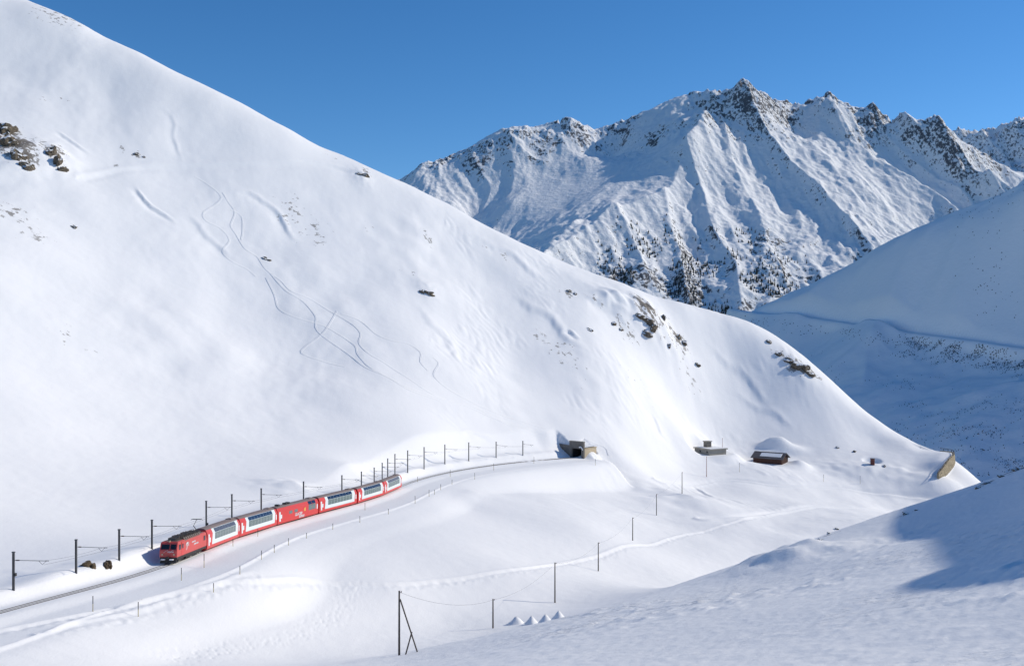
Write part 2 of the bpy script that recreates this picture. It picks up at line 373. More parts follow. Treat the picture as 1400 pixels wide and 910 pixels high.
def mount_h(x, y):
    z = MBASE(x, y)
    e = 12.0
    gx = (MBASE(x+e, y)-z)/e; gy = (MBASE(x, y+e)-z)/e
    wx = 40*noise(x/260, y/260, 1); wy = 40*noise(x/260, y/260, 2)
    base = z.copy()
    # named ribs
    for rb, wd, hg in RIBS+[(SPUR, 80, 30)]:
        pl = crom([P(*s) for s in rb], 4)
        lo = pl.min(0)[:2]-wd*3; hi = pl.max(0)[:2]+wd*3
        mm = (x > lo[0]) & (x < hi[0]) & (y > lo[1]) & (y < hi[1])
        d, s = seg_dist(x[mm]+0.5*wx[mm], y[mm]+0.5*wy[mm], pl)
        z[mm] += 0.8*hg*(np.exp(-np.abs(d)/wd*1.3)-0.35*np.exp(-(d/(wd*2.0))**2))
    hgt = sstep(-100, 500, base)
    bowl = np.exp(-(((x-170)/330)**2+((y-3480)/260)**2))
    amp = (1-0.85*bowl)*(1-0.3*hgt)
    for fq, a, sd in ((1/330., 30, 1), (1/150., 14, 2), (1/68., 6.5, 3), (1/31., 3.2, 4)):
        er = erode(x+wx, y+wy, gx, gy, fq, sd*31)
        z = z + amp*a*er
        # next octave follows the carved surface as well
        k = a*0.9*fq*2*np.pi
        g0x, g0y = gx, gy
        gx = g0x+amp*k*0.5*noise(x*fq*1.3, y*fq*1.3, sd+90); gy = g0y+amp*k*0.5*noise(x*fq*1.3+9, y*fq*1.3, sd+91)
    rid = 1-np.abs(fbm(x/120, y/120, 4, 201, 0.55)); 
    z = z + amp*14*(rid-0.6)
    rock = sstep(0.15, 0.6, noise(x/210, y/210, 301)+0.75*sstep(420, 850, base)+0.5*sstep(300, -50, base)-0.15-1.5*bowl)
    z = z + rock*(5*noise(x/26, y/26, 311)+3.2*np.abs(noise(x/12, y/12, 312)))
    # crest pinnacles
    dR, sR = seg_dist(x, y, np.array([P(*r)[:2] for r in RIDGE]))
    c = np.exp(-(dR/40)**2)
    z = z + c*(9*noise(x/30, y/45, 321)+5*noise(x/13, y/20, 322)) - 6*c
    return z, rock

# second ridge, farther right
RID2 = [(1240,205,4900),(1290,196,4900),(1312,184,4880),(1330,178,4870),(1350,183,4880),(1372,171,4860),(1392,162,4850),(1420,170,4850),(1480,150,4850),(1560,190,4850)]
M2 = []
for r in RID2:
    M2.append(tuple(P(*r)))
    for dy, dz in ((200,-170),(500,-480),(-150,-150),(-380,-300),(-800,-520),(-1300,-760)):
        q = P(*r); M2.append((q[0]+ (0.25*-dy if dy < 0 else 0), q[1]+dy, q[2]+dz))
M2BASE = TPS(M2, 0.01)
def mount2_h(x, y):
    z = M2BASE(x, y); e = 15.
    gx = (M2BASE(x+e, y)-z)/e; gy = (M2BASE(x, y+e)-z)/e
    for fq, a, sd in ((1/300., 55, 11), (1/140., 30, 12), (1/65., 14, 13), (1/30., 6, 14)):
        z = z + a*erode(x, y, gx, gy, fq, sd*31)
    return z + 14*noise(x/45, y/45, 401) + 7*noise(x/20, y/20, 402), np.ones_like(z)

# ------------------------------------------------------------------ terrain: the shaded hill across the gorge
HP = [tuple(P(*t)) for t in [
 (960,470,1400),(1005,439,1330),(1060,414,1290),(1120,390,1250),(1180,362,1215),(1240,332,1180),(1300,305,1150),(1350,285,1125),(1400,264,1100),(1480,225,1060),(1600,160,1010),
 (1040,428,1290),(1150,440,1190),(1250,455,1100),(1330,465,1040),(1400,476,990),(1500,490,940),
 (1000,500,1230),(1100,520,1090),(1200,540,980),(1300,560,890),(1400,580,820),(1500,600,790),
 (1100,600,940),(1200,620,850),(1300,640,770),(1350,660,730),(1400,650,735),(1500,680,700),
 (1300,400,1090),(1400,370,1050),(1200,450,1110),(1400,520,905)]]
for t in [(960,470,1400),(1005,439,1330),(1120,390,1250),(1240,332,1180),(1350,285,1125),(1480,225,1060)]:
    q = P(t[0], t[1], t[2]*1.06); q[2] -= 8; HP.append(tuple(q))
    q = P(t[0], t[1], t[2]*1.22); q[2] -= 90; HP.append(tuple(q))
HP += [(900,1000,340),(1100,950,430),(1300,950,520),(1000,1250,520),(1400,1250,820),(760,760,130),(1000,720,240),(1300,700,330),(640,640,-20),(520,620,-80),(800,600,80),(300,560,-150),(250,700,-170),(180,900,-180),(160,1150,-170),(1200,1500,700),(800,1500,230),(400,1600,-40),(160,1450,-90),(1600,1000,640),(1600,1400,1000),(1600,600,400)]
HBASE = TPS(HP, 0.003)
ROAD_HILL = crom([P(*t) for t in [(1000,422,1330),(1040,428,1290),(1100,433,1240),(1150,440,1190),(1250,455,1100),(1330,465,1040),(1400,476,990),(1500,490,940)]], 5)
def hill_h(x, y):
    z = HBASE(x, y); e = 10.
    gx = (HBASE(x+e, y)-z)/e; gy = (HBASE(x, y+e)-z)/e
    for fq, a, sd in ((1/150., 6, 21), (1/60., 3.0, 22), (1/26., 1.2, 23)):
        z = z + a*erode(x, y, gx, gy, fq, sd*31)
    z = z + 1.2*noise(x/20, y/20, 411)
    d, s = seg_dist(x, y, ROAD_HILL[:, :2])
    zr = np.interp(s, np.r_[0, np.cumsum(np.linalg.norm(np.diff(ROAD_HILL[:, :2], axis=0), axis=1))], ROAD_HILL[:, 2])
    w_ = 1-sstep(4, 12, np.abs(d))
    z = z*(1-w_)+zr*w_
    return z
# ------------------------------------------------------------------ mesh / material helpers
def grid_mesh(name, X, Y, Z, mat, attrs=None):
    n, m = X.shape
    co = np.stack([X, Y, Z], -1).reshape(-1, 3).astype(np.float32)
    i = np.arange(n*m).reshape(n, m)
    f = np.stack([i[:-1, :-1], i[:-1, 1:], i[1:, 1:], i[1:, :-1]], -1).reshape(-1, 4)
    # orient up
    a, b, c = co[f[0, 0]], co[f[0, 1]], co[f[0, 2]]
    if np.cross(b-a, c-a)[2] < 0: f = f[:, ::-1]
    me = bpy.data.meshes.new(name)
    me.vertices.add(len(co)); me.vertices.foreach_set('co', co.ravel())
    me.loops.add(f.size); me.loops.foreach_set('vertex_index', f.ravel().astype(np.int32))
    me.polygons.add(len(f)); me.polygons.foreach_set('loop_start', np.arange(0, f.size, 4, dtype=np.int32))
    me.polygons.foreach_set('loop_total', np.full(len(f), 4, np.int32)) if hasattr(me.polygons[0], 'loop_total') and False else None
    me.polygons.foreach_set('use_smooth', np.ones(len(f), bool))
    me.update(calc_edges=True)
    for k, v in (attrs or {}).items():
        at = me.attributes.new(k, 'FLOAT', 'POINT'); at.data.foreach_set('value', np.asarray(v, np.float32).ravel())
    me.materials.append(mat)
    o = bpy.data.objects.new(name, me); COL.objects.link(o)
    return o
def tag(o, label=None, cat=None, group=None, kind=None):
    if label: o['label'] = label
    if cat: o['category'] = cat
    if group: o['group'] = group
    if kind: o['kind'] = kind
    return o

class NT:
    """tiny node builder"""
    def __init__(s, name):
        s.m = bpy.data.materials.new(name); s.m.use_nodes = True; s.t = s.m.node_tree; s.t.nodes.clear()
        s.out = s.t.nodes.new('ShaderNodeOutputMaterial')
    def n(s, typ, **kw):
        nd = s.t.nodes.new('ShaderNode'+typ)
        for k, v in kw.items():
            if k.startswith('_'): setattr(nd, k[1:], v)
            else:
                kk = k.replace('__', ' ')
                inp = nd.inputs[int(kk[1:])] if kk[0] == 'i' and kk[1:].isdigit() else nd.inputs[kk]
                if hasattr(v, 'links') or isinstance(v, bpy.types.NodeSocket): s.t.links.new(v, inp)
                else: inp.default_value = v
        return nd
    def mathn(s, op, a, b=None, clamp=False):
        nd = s.t.nodes.new('ShaderNodeMath'); nd.operation = op; nd.use_clamp = clamp
        for i, v in enumerate((a, b)):
            if v is None: continue
            if isinstance(v, bpy.types.NodeSocket): s.t.links.new(v, nd.inputs[i])
            else: nd.inputs[i].default_value = v
        return nd.outputs[0]
    def ramp(s, fac, lo, hi):
        nd = s.t.nodes.new('ShaderNodeMapRange'); nd.interpolation_type = 'SMOOTHSTEP'
        s.t.links.new(fac, nd.inputs[0]); nd.inputs[1].default_value = lo; nd.inputs[2].default_value = hi
        return nd.outputs[0]
    def mix(s, fac, a, b):
        nd = s.t.nodes.new('ShaderNodeMix'); nd.data_type = 'RGBA'
        for v, i in ((fac, 0), (a, 6), (b, 7)):
            if isinstance(v, bpy.types.NodeSocket): s.t.links.new(v, nd.inputs[i])
            else: nd.inputs[i].default_value = v if not isinstance(v, tuple) or len(v) == 4 else (*v, 1)
        return nd.outputs[2]
    def noise(s, scale, detail=4, rough=0.55, vec=None):
        nd = s.t.nodes.new('ShaderNodeTexNoise'); nd.inputs['Scale'].default_value = scale
        nd.inputs['Detail'].default_value = detail; nd.inputs['Roughness'].default_value = rough
        if vec is not None: s.t.links.new(vec, nd.inputs['Vector'])
        return nd.outputs[0]
    def pos(s, sx=1, sy=1, sz=1, rz=0):
        g = s.t.nodes.new('ShaderNodeNewGeometry'); mp = s.t.nodes.new('ShaderNodeMapping')
        mp.inputs['Scale'].default_value = (sx, sy, sz); mp.inputs['Rotation'].default_value = (0, 0, rz)
        s.t.links.new(g.outputs['Position'], mp.inputs['Vector']); return mp.outputs[0]
    def attr(s, name):
        a = s.t.nodes.new('ShaderNodeAttribute'); a.attribute_name = name; return a.outputs['Fac']
    def bump(s, h, strength, dist, normal=None):
        b = s.t.nodes.new('ShaderNodeBump'); b.inputs['Strength'].default_value = strength; b.inputs['Distance'].default_value = dist
        s.t.links.new(h, b.inputs['Height'])
        if normal is not None: s.t.links.new(normal, b.inputs['Normal'])
        return b.outputs[0]
    def done(s, color, rough=0.5, metal=0.0, normal=None, spec=0.5, **kw):
        p = s.t.nodes.new('ShaderNodeBsdfPrincipled')
        for v, k in ((color, 'Base Color'), (rough, 'Roughness'), (metal, 'Metallic'), (spec, 'Specular IOR Level')):
            if isinstance(v, bpy.types.NodeSocket): s.t.links.new(v, p.inputs[k])
            else: p.inputs[k].default_value = (*v, 1) if isinstance(v, tuple) and len(v) == 3 else v
        for k, v in kw.items(): p.inputs[k.replace('__', ' ')].default_value = v
        if normal is not None: s.t.links.new(normal, p.inputs['Normal'])
        s.t.links.new(p.outputs[0], s.out.inputs[0]); return s.m

SNOW = (0.86, 0.875, 0.90)
def snow_near():
    t = NT('snow_near')
    # broad tone variation of wind crust and soft snow, fine grain relief
    a = t.ramp(t.noise(0.035, 4, 0.55, t.pos()), 0.35, 0.7)
    col = t.mix(a, (0.865, 0.87, 0.875), (0.90, 0.90, 0.90))
    n1 = t.noise(0.55, 6, 0.6, t.pos(1, 0.6, 1, 0.4)); n2 = t.noise(4.0, 3, 0.6, t.pos(1.0, 0.45, 1, 0.35))
    b = t.bump(n1, 0.22, 0.30); b = t.bump(n2, 0.35, 0.06, b)
    # wind crust (sastrugi) where the near slope is scoured
    n3 = t.noise(1.0, 5, 0.62, t.pos(0.55, 2.0, 1, -0.35)); n3 = t.mathn('MULTIPLY', t.ramp(n3, 0.50, 0.72), t.attr('crust'))
    b = t.bump(n3, 0.55, 0.2, b)
    # rock and dead grass showing through where the cover is thin
    rk = t.attr('rock')
    br = t.mathn('ADD', t.noise(0.42, 5, 0.66, t.pos(1, 1, 0.5)), t.mathn('MULTIPLY', rk, 0.38))
    mask = t.mathn('MULTIPLY', t.ramp(br, 0.75, 0.80), t.mathn('ADD', t.mathn('MULTIPLY', rk, 0.75), 0.25, True))
    rcol = t.mix(t.noise(0.9, 4, 0.6, t.pos()), (0.055, 0.047, 0.04), (0.20, 0.165, 0.12))
    return t.done(t.mix(mask, col, rcol), 0.75, normal=b, spec=0.25)
def snow_far(name, ns, dark, light, lo=0.80, hi=0.87, bumpd=9.0):
    """snow with bare rock where the 'rock' attribute (steepness and exposure of the mesh) lets it through"""
    t = NT(name)
    n = t.noise(ns, 5, 0.72, t.pos(1, 1, 0.55)); n2 = t.noise(ns*0.22, 4, 0.6, t.pos())
    v = t.mathn('ADD', n, t.mathn('MULTIPLY', t.attr('rock'), 0.42))
    v = t.mathn('ADD', v, t.mathn('MULTIPLY', t.mathn('SUBTRACT', n2, 0.5), 0.30))
    m = t.ramp(v, lo, hi)
    rc = t.mix(t.noise(ns*1.7, 4, 0.6, t.pos()), dark, light)
    b = t.bump(t.noise(ns*0.6, 8, 0.65, t.pos()), 0.55, bumpd)
    return t.done(t.mix(m, (0.875, 0.88, 0.885), rc), 0.8, normal=b, spec=0.2)
M_SNOW = snow_near()
M_FAR = snow_far('snow_and_rock_far', 0.11, (0.055, 0.058, 0.066), (0.19, 0.19, 0.20))
M_HILL = snow_far('snow_and_scrub', 0.16, (0.05, 0.045, 0.04), (0.13, 0.11, 0.09), 0.90, 0.96, 1.5)

# ------------------------------------------------------------------ ground sheets
fr = math.radians(27.2)
th = np.r_[np.linspace(-math.radians(64), -fr, 60)[:-1], np.linspace(-fr, fr, 830), np.linspace(fr, math.radians(80), 110)[1:]]
dd = np.r_[np.geomspace(3.0, 34, 40)[:-1], np.linspace(34, 120, 230)[:-1], np.linspace(120, 400, 430)[:-1], np.linspace(400, 500, 120)[:-1], np.geomspace(500, 720, 36)]
TH, DD = np.meshgrid(th, dd)
R_ = DD/np.maximum(np.cos(TH), 0.72)         # near-constant depth rows inside the picture, rings outside
GX = R_*np.sin(TH); GY = R_*np.cos(TH)
GZ = ground_h(GX.ravel(), GY.ravel()).reshape(GX.shape)
# look-ups on the finished ground mesh
def ground_z(x, y):
    x = np.asarray(x, float); y = np.asarray(y, float)
    t = np.arctan2(x, y); j = np.clip(np.searchsorted(th, t)-1, 0, len(th)-2); u = (t-th[j])/(th[j+1]-th[j])
    d = np.hypot(x, y)*np.maximum(np.cos(t), 0.72); i = np.clip(np.searchsorted(dd, d)-1, 0, len(dd)-2); v = (d-dd[i])/(dd[i+1]-dd[i])
    return (GZ[i, j]*(1-u)+GZ[i, j+1]*u)*(1-v)+(GZ[i+1, j]*(1-u)+GZ[i+1, j+1]*u)*v
def ground_ray(px, py, d0=30.0, d1=720.0):
    D = np.arange(d0, d1, 0.12); X = (px-CX)/F*D; Z = -(py-CY)/F*D; h = ground_z(X, D)
    m = np.nonzero((Z[1:] <= h[1:]) & (Z[:-1] > h[:-1]))[0]
    if len(m) == 0:
        m = np.nonzero(Z <= h)[0]
        if len(m) == 0: return None
    d = D[m[0]]
    return np.array([(px-CX)/F*d, d, float(ground_z((px-CX)/F*d, d))])
def gz(x, y): return float(ground_z(x, y))
ROCKY = [(22,205,10,12,1.0),(8,185,6,9,1.0),(38,222,6,6,0.9),(75,218,6,9,0.9),(62,205,6,7,0.5),(885,440,9,9,0.95),(925,470,9,8,0.8),(860,455,8,7,0.55),(905,455,9,8,0.6),(1090,503,8,6,0.95),(1065,485,6,5,0.7),(1112,512,5,4,0.8),
  (80,22,16,14,0.55),(395,285,9,14,0.5),(430,315,8,12,0.5),(770,485,9,11,0.5),(740,460,8,8,0.4),(800,520,7,9,0.35),(20,290,9,9,0.55),(50,320,7,9,0.45),(90,460,7,10,0.4),(120,480,6,6,0.35),
  (775,398,5,3,0.7),(810,408,7,4,0.5),(500,235,5,5,0.7),(585,330,6,6,0.45),(660,330,6,6,0.35),(500,310,6,6,0.4),(450,210,5,5,0.4),(870,520,8,10,0.35),(945,530,8,10,0.35),(690,345,5,5,0.4),(170,205,4,4,0.6),(185,210,4,4,0.7),(160,228,4,4,0.5),(90,135,5,5,0.5),(60,138,3,3,0.6),(560,380,8,5,0.35),(1120,737,2.2,2.2,0.75),(1138,728,2,2,0.8),(1155,722,2,2,0.5),(1238,702,1.6,1.6,0.7),(1345,662,3,3,0.8),(1330,668,2.5,2.5,0.7),(1392,642,3,3,0.9),(1370,652,3,3,0.6),(1250,697,2,1.5,0.5)]
RA = np.zeros(GX.shape)
for a, b, rx, ry, s in ROCKY:
    c = on_base(a, b)
    if c is None: continue
    s = s+0.10 if s < 0.6 else s
    RA = np.maximum(RA, s*np.exp(-(((GX-c[0])/rx)**2+((GY-c[1])/ry)**2)))
CR = (1-sstep(100, 190, GY))*sstep(-35, 10, GX)*(0.06+0.94*sstep(0.0, 0.5, noise(GX/17, GY/24, 67)))
ground = grid_mesh('snow_ground', GX, GY, GZ, M_SNOW, {'rock': RA, 'crust': CR}); tag(ground, kind='structure')

def slope_of(X, Y, Z):
    gy = np.gradient(Z, axis=0)/np.gradient(Y, axis=0); gx = np.gradient(Z, axis=1)/np.gradient(X, axis=1)
    return gx, gy, np.hypot(gx, gy)
mx = np.linspace(-480, 2050, 780); my = np.r_[np.linspace(2250, 2650, 60)[:-1], np.linspace(2650, 4080, 400)[:-1], np.linspace(4080, 5000, 40)]
MX, MY = np.meshgrid(mx, my); MZ, MR = mount_h(MX.ravel(), MY.ravel()); MZ = MZ.reshape(MX.shape); MR = MR.reshape(MX.shape)
gx_, gy_, sl_ = slope_of(MX, MY, MZ)
dR_, _ = seg_dist(MX, MY, np.array([P(*r)[:2] for r in RIDGE]))
rk = 0.50*sstep(0.80, 1.45, sl_)+0.26*MR*sstep(0.5, 0.9, sl_)+0.24*np.exp(-(dR_/75)**2)*sstep(0.3, 0.7, sl_)
rk += 0.68*sstep(470, 120, MZ)*sstep(60, 260, MX)*sstep(0.45, 0.85, sl_)*sstep(-0.35, 0.3, noise(MX/150, MY/150, 501))
rk += 0.22*sstep(0.2, 0.7, gx_)*sstep(-0.1, 0.4, noise(MX/120, MY/120, 502))            # lee sides of the ribs
leftr = sstep(1000, 500, MX)*np.exp(-((MZ-640)/90)**2)*sstep(3550, 3720, MY)
rk += 0.45*leftr*sstep(-0.3, 0.3, noise(MX/90, MY/90, 503))
mount = grid_mesh('mountain', MX, MY, MZ, M_FAR, {'rock': np.clip(rk, 0, 0.86)}); tag(mount, kind='structure')
mx = np.linspace(1750, 3000, 200); my = np.linspace(3700, 5300, 180)
X2, Y2 = np.meshgrid(mx, my); Z2, _ = mount2_h(X2.ravel(), Y2.ravel()); Z2 = Z2.reshape(X2.shape)
mount2 = grid_mesh('mountain', X2, Y2, Z2, M_FAR, {'rock': 0.2+0.5*sstep(0.7, 1.3, slope_of(X2, Y2, Z2)[2])}); tag(mount2, kind='structure')
hx = np.r_[np.linspace(150, 720, 330)[:-1], np.linspace(720, 1600, 80)]; hy = np.linspace(560, 1600, 330)
X3, Y3 = np.meshgrid(hx, hy); Z3 = hill_h(X3.ravel(), Y3.ravel())
hill = grid_mesh('shaded_hill', X3, Y3, Z3.reshape(X3.shape), M_HILL, {'rock': np.zeros(Z3.shape)}); tag(hill, kind='structure')
# ------------------------------------------------------------------ materials for things
def plain(name, col, rough=0.5, metal=0.0, spec=0.5, var=0.12, ns=3.0):
    t = NT(name)
    n = t.ramp(t.noise(ns, 5, 0.6), 0.3, 0.7)
    lo = tuple(c*(1-var) for c in col); hi = tuple(min(1, c*(1+var)) for c in col)
    return t.done(t.mix(n, lo, hi), rough, metal, spec=spec)
M = {}
M['steel'] = plain('mast_steel', (0.075, 0.078, 0.085), 0.55, 0.3)
M['wire'] = plain('wire', (0.10, 0.10, 0.105), 0.5, 0.4)
M['rail'] = plain('rail_steel', (0.10, 0.085, 0.075), 0.4, 0.5)
M['wood_pole'] = plain('weathered_pole', (0.085, 0.07, 0.058), 0.8)
M['insul'] = plain('insulator', (0.12, 0.06, 0.045), 0.3)
M['stake_y'] = plain('stake_yellow', (0.42, 0.33, 0.13), 0.6)
M['stake_d'] = plain('stake_dark', (0.06, 0.055, 0.05), 0.6)
M['red'] = plain('red_paint', (0.62, 0.045, 0.04), 0.35, var=0.06, ns=0.8)
M['lred'] = plain('red_paint_faded', (0.55, 0.075, 0.065), 0.45, var=0.12, ns=0.9)
M['white'] = plain('white_paint', (0.70, 0.78, 0.79), 0.35, var=0.03, ns=0.8)
M['roofgrey'] = plain('coach_roof', (0.22, 0.17, 0.155), 0.6)
M['dark'] = plain('underframe', (0.03, 0.028, 0.028), 0.7)
M['loco_roof'] = plain('loco_roof', (0.15, 0.125, 0.105), 0.65, var=0.3)
M['bellows'] = plain('bellows', (0.05, 0.012, 0.012), 0.7)
M['glass_lo'] = plain('window_glass', (0.13, 0.18, 0.175), 0.12, spec=0.6, var=0.15, ns=0.7)
M['glass_up'] = plain('roof_glass_blue', (0.012, 0.035, 0.09), 0.15, spec=0.5)
M['glass_dk'] = plain('windscreen_glass', (0.012, 0.015, 0.02), 0.1, spec=0.6)
M['lamp'] = plain('headlight_glass', (0.55, 0.45, 0.30), 0.2)
M['yellow'] = plain('yellow_emblem', (0.75, 0.55, 0.10), 0.5)
M['snowclump'] = plain('packed_snow', (0.88, 0.885, 0.89), 0.8, spec=0.2, var=0.02)
M['concrete'] = plain('concrete', (0.30, 0.285, 0.25), 0.85, var=0.22, ns=0.8)
M['concrete_dk'] = plain('dark_concrete', (0.17, 0.155, 0.135), 0.85, var=0.3, ns=0.6)  # darker, more mottled concrete of portal and chimney
M['concrete_lt'] = plain('pale_concrete', (0.50, 0.41, 0.28), 0.85, var=0.12, ns=0.8)
M['void'] = plain('tunnel_darkness', (0.03, 0.028, 0.027), 0.9)  # near-black colour stands in for the darkness inside the tunnel
M['barnwood'] = plain('dark_timber', (0.085, 0.036, 0.024), 0.8, var=0.35, ns=1.4)
M['barnroof'] = plain('dark_roofing', (0.09, 0.08, 0.085), 0.7, var=0.3)
M['rust'] = plain('red_brown_boards', (0.13, 0.035, 0.025), 0.7)
M['pipe'] = plain('red_white_pole', (0.35, 0.16, 0.14), 0.6)
def stone_mat():
    t = NT('rough_stone')
    v = t.n('TexVoronoi', Scale=1.1, Vector=t.pos(1, 1, 1.6))
    c = t.mix(v.outputs['Color'], (0.26, 0.21, 0.13), (0.46, 0.38, 0.25))
    e = t.n('TexVoronoi', _feature='DISTANCE_TO_EDGE', Scale=1.1, Vector=t.pos(1, 1, 1.6))
    mk = t.ramp(e.outputs['Distance'], 0.0, 0.09)
    return t.done(t.mix(mk, (0.10, 0.085, 0.06), c), 0.85, normal=t.bump(mk, 0.7, 0.12))
M['stone'] = stone_mat()
def rock_mat(name, lo, hi, cover):
    t = NT(name)
    g = t.t.nodes.new('ShaderNodeNewGeometry'); sep = t.t.nodes.new('ShaderNodeSeparateXYZ')
    t.t.links.new(g.outputs['Normal'], sep.inputs[0])
    n = t.noise(0.8, 6, 0.65, t.pos())
    v = t.mathn('ADD', sep.outputs[2], t.mathn('MULTIPLY', t.mathn('SUBTRACT', n, 0.5), 0.7))
    m = t.ramp(v, cover, cover+0.1)
    rc = t.mix(t.ramp(t.noise(1.6, 5, 0.65, t.pos()), 0.3, 0.7), lo, hi)
    return t.done(t.mix(m, rc, (0.88, 0.885, 0.89)), 0.85, normal=t.bump(t.noise(2.2, 6, 0.7, t.pos()), 0.8, 0.5), spec=0.25)
M['rock'] = rock_mat('brown_rock', (0.055, 0.047, 0.04), (0.22, 0.18, 0.13), 0.52)
M['rock_bare'] = rock_mat('brown_boulder', (0.05, 0.038, 0.026), (0.20, 0.145, 0.085), 0.95)

# ------------------------------------------------------------------ mesh builder
class MB:
    def __init__(s): s.v = []; s.f = []
    def add(s, vs_, fs):
        b = len(s.v); s.v += [tuple(map(float, v)) for v in vs_]; s.f += [tuple(b+i for i in f) for f in fs]; return s
    def box(s, x0, x1, y0, y1, z0, z1):
        return s.add([(x0,y0,z0),(x1,y0,z0),(x1,y1,z0),(x0,y1,z0),(x0,y0,z1),(x1,y0,z1),(x1,y1,z1),(x0,y1,z1)],
                     [(3,2,1,0),(4,5,6,7),(0,1,5,4),(1,2,6,5),(2,3,7,6),(3,0,4,7)])
    def hexa(s, p):
        return s.add(p, [(3,2,1,0),(4,5,6,7),(0,1,5,4),(1,2,6,5),(2,3,7,6),(3,0,4,7)])
    def tube(s, pts, r, n=6, r1=None, cap=True):
        pts = [Vector(p) for p in pts]; k = len(pts); b = len(s.v)
        for i, p in enumerate(pts):
            d = (pts[min(i+1, k-1)]-pts[max(i-1, 0)]).normalized()
            u = d.cross(Vector((0, 0, 1)))
            if u.length < 1e-3: u = d.cross(Vector((0, 1, 0)))
            u.normalize(); w_ = u.cross(d)
            rr = r if r1 is None else r+(r1-r)*i/max(1, k-1)
            for j in range(n):
                a = 2*math.pi*j/n; q = p+u*(rr*math.cos(a))+w_*(rr*math.sin(a)); s.v.append(tuple(q))
        for i in range(k-1):
            for j in range(n):
                j2 = (j+1) % n; s.f.append((b+i*n+j, b+i*n+j2, b+(i+1)*n+j2, b+(i+1)*n+j))
        if cap: s.f.append(tuple(b+j for j in range(n))[::-1]); s.f.append(tuple(b+(k-1)*n+j for j in range(n)))
        return s
    def prism(s, prof, x0, x1, shear=0.0):
        """closed (y,z) outline extruded along x; ends lean by shear*z"""
        n = len(prof); b = len(s.v)
        for x in (x0, x1):
            for y, z in prof: s.v.append((x+shear*z, y, z))
        for j in range(n):
            j2 = (j+1) % n; s.f.append((b+j, b+j2, b+n+j2, b+n+j))
        s.f.append(tuple(b+j for j in range(n))[::-1]); s.f.append(tuple(b+n+j for j in range(n))); return s
    def disc(s, c, r, w_, axis=1, n=14):
        a = Vector((0, 0, 0)); a[axis] = w_/2
        return s.tube([Vector(c)-a, Vector(c)+a], r, n)
    def mesh(s, name, mat, smooth=False):
        me = bpy.data.meshes.new(name); me.from_pydata(s.v, [], s.f)
        bm = bmesh.new(); bm.from_mesh(me); bmesh.ops.recalc_face_normals(bm, faces=bm.faces); bm.to_mesh(me); bm.free()
        if smooth: me.polygons.foreach_set('use_smooth', [True]*len(me.polygons))
        me.materials.append(mat); return me
    def build(s, name, mat, parent=None, smooth=False):
        return link(name, s.mesh(name, mat, smooth), parent)
def link(name, me, parent=None, loc=None, rot=None):
    o = bpy.data.objects.new(name, me); COL.objects.link(o)
    if parent is not None: o.parent = parent
    if loc is not None: o.location = loc
    if rot is not None: o.rotation_euler = rot
    return o
def empty(name, loc, rz=0.0):
    o = bpy.data.objects.new(name, None); COL.objects.link(o); o.location = loc; o.rotation_euler = (0, 0, rz); o.empty_display_size = 0.5
    return o
CACHE = {}
def cached(key, fn):
    if key not in CACHE: CACHE[key] = fn()
    return CACHE[key]

# ------------------------------------------------------------------ railway line
def trk(s):
    return np.array([np.interp(s, TRK_S, TRK[:, k]) for k in range(3)])
def trk_dir(s):
    d = trk(s+1.0)-trk(s-1.0); return d/np.linalg.norm(d)
_ss = np.linspace(2, TRK_S[-1]-2, 1500)
_sp = np.array([trk(q) for q in _ss]); _sd = np.array([trk_dir(q) for q in _ss]); _sn = np.c_[_sd[:, 1], -_sd[:, 0]]; _sn /= np.linalg.norm(_sn, axis=1)[:, None]
def s_at_px(px, off=0.0):
    x = _sp[:, 0]+_sn[:, 0]*off; y = _sp[:, 1]+_sn[:, 1]*off; i = int(np.argmin(np.abs(CX+F*x/y-px)))
    return _ss[i], np.array([x[i], y[i], _sp[i, 2]]), _sn[i]
rt = empty('railway_track', tuple(trk(60)))
tag(rt, 'dark rails with a central rack running through packed snow beside the cleared road', 'railway track')
def track_line(name, off, r, up, mat):
    pts = []
    for q in np.arange(1, TRK_S[-1]-1, 2.0):
        p = trk(q); d = trk_dir(q); n = np.array([d[1], -d[0]])
        pts.append((p[0]+n[0]*off-rt.location[0], p[1]+n[1]*off-rt.location[1], p[2]+up-rt.location[2]))
    mb = MB(); mb.tube(pts, r, 4); return mb.build(name, mat, rt)
track_line('rail', -0.52, 0.045, -0.085, M['rail']); track_line('rail', 0.52, 0.045, -0.085, M['rail']); track_line('rack_rail', 0.0, 0.03, -0.085, M['rail'])

# ------------------------------------------------------------------ coaches and locomotive
HALF = [(1.22, 0.22), (1.33, 0.45), (1.34, 2.62), (0.98, 3.30), (0.62, 3.52), (0.0, 3.60)]
def prof_between(z0, z1, grow=0.0):
    """closed outline of the coach section between two heights"""
    hs_ = [h for h in HALF]
    def hw(z):
        for (a, za), (b, zb) in zip(hs_[:-1], hs_[1:]):
            if za <= z <= zb: return a+(b-a)*(z-za)/(zb-za)
        return 0.0
    zs = [z0]+[z for _, z in hs_ if z0 < z < z1]+[z1]
    r = [(hw(z)+grow, z) for z in zs]
    return r+[(-y, z) for y, z in reversed(r)]
L_C = 17.3
def place_vehicle(root, s_mid, wb):
    a = trk(s_mid-wb); b = trk(s_mid+wb); c = (a+b)/2; d = a-b          # +x local = towards the front (lower s)
    root.location = tuple(c); root.rotation_euler = (0, -math.atan2(d[2], math.hypot(d[0], d[1])), math.atan2(d[1], d[0]))
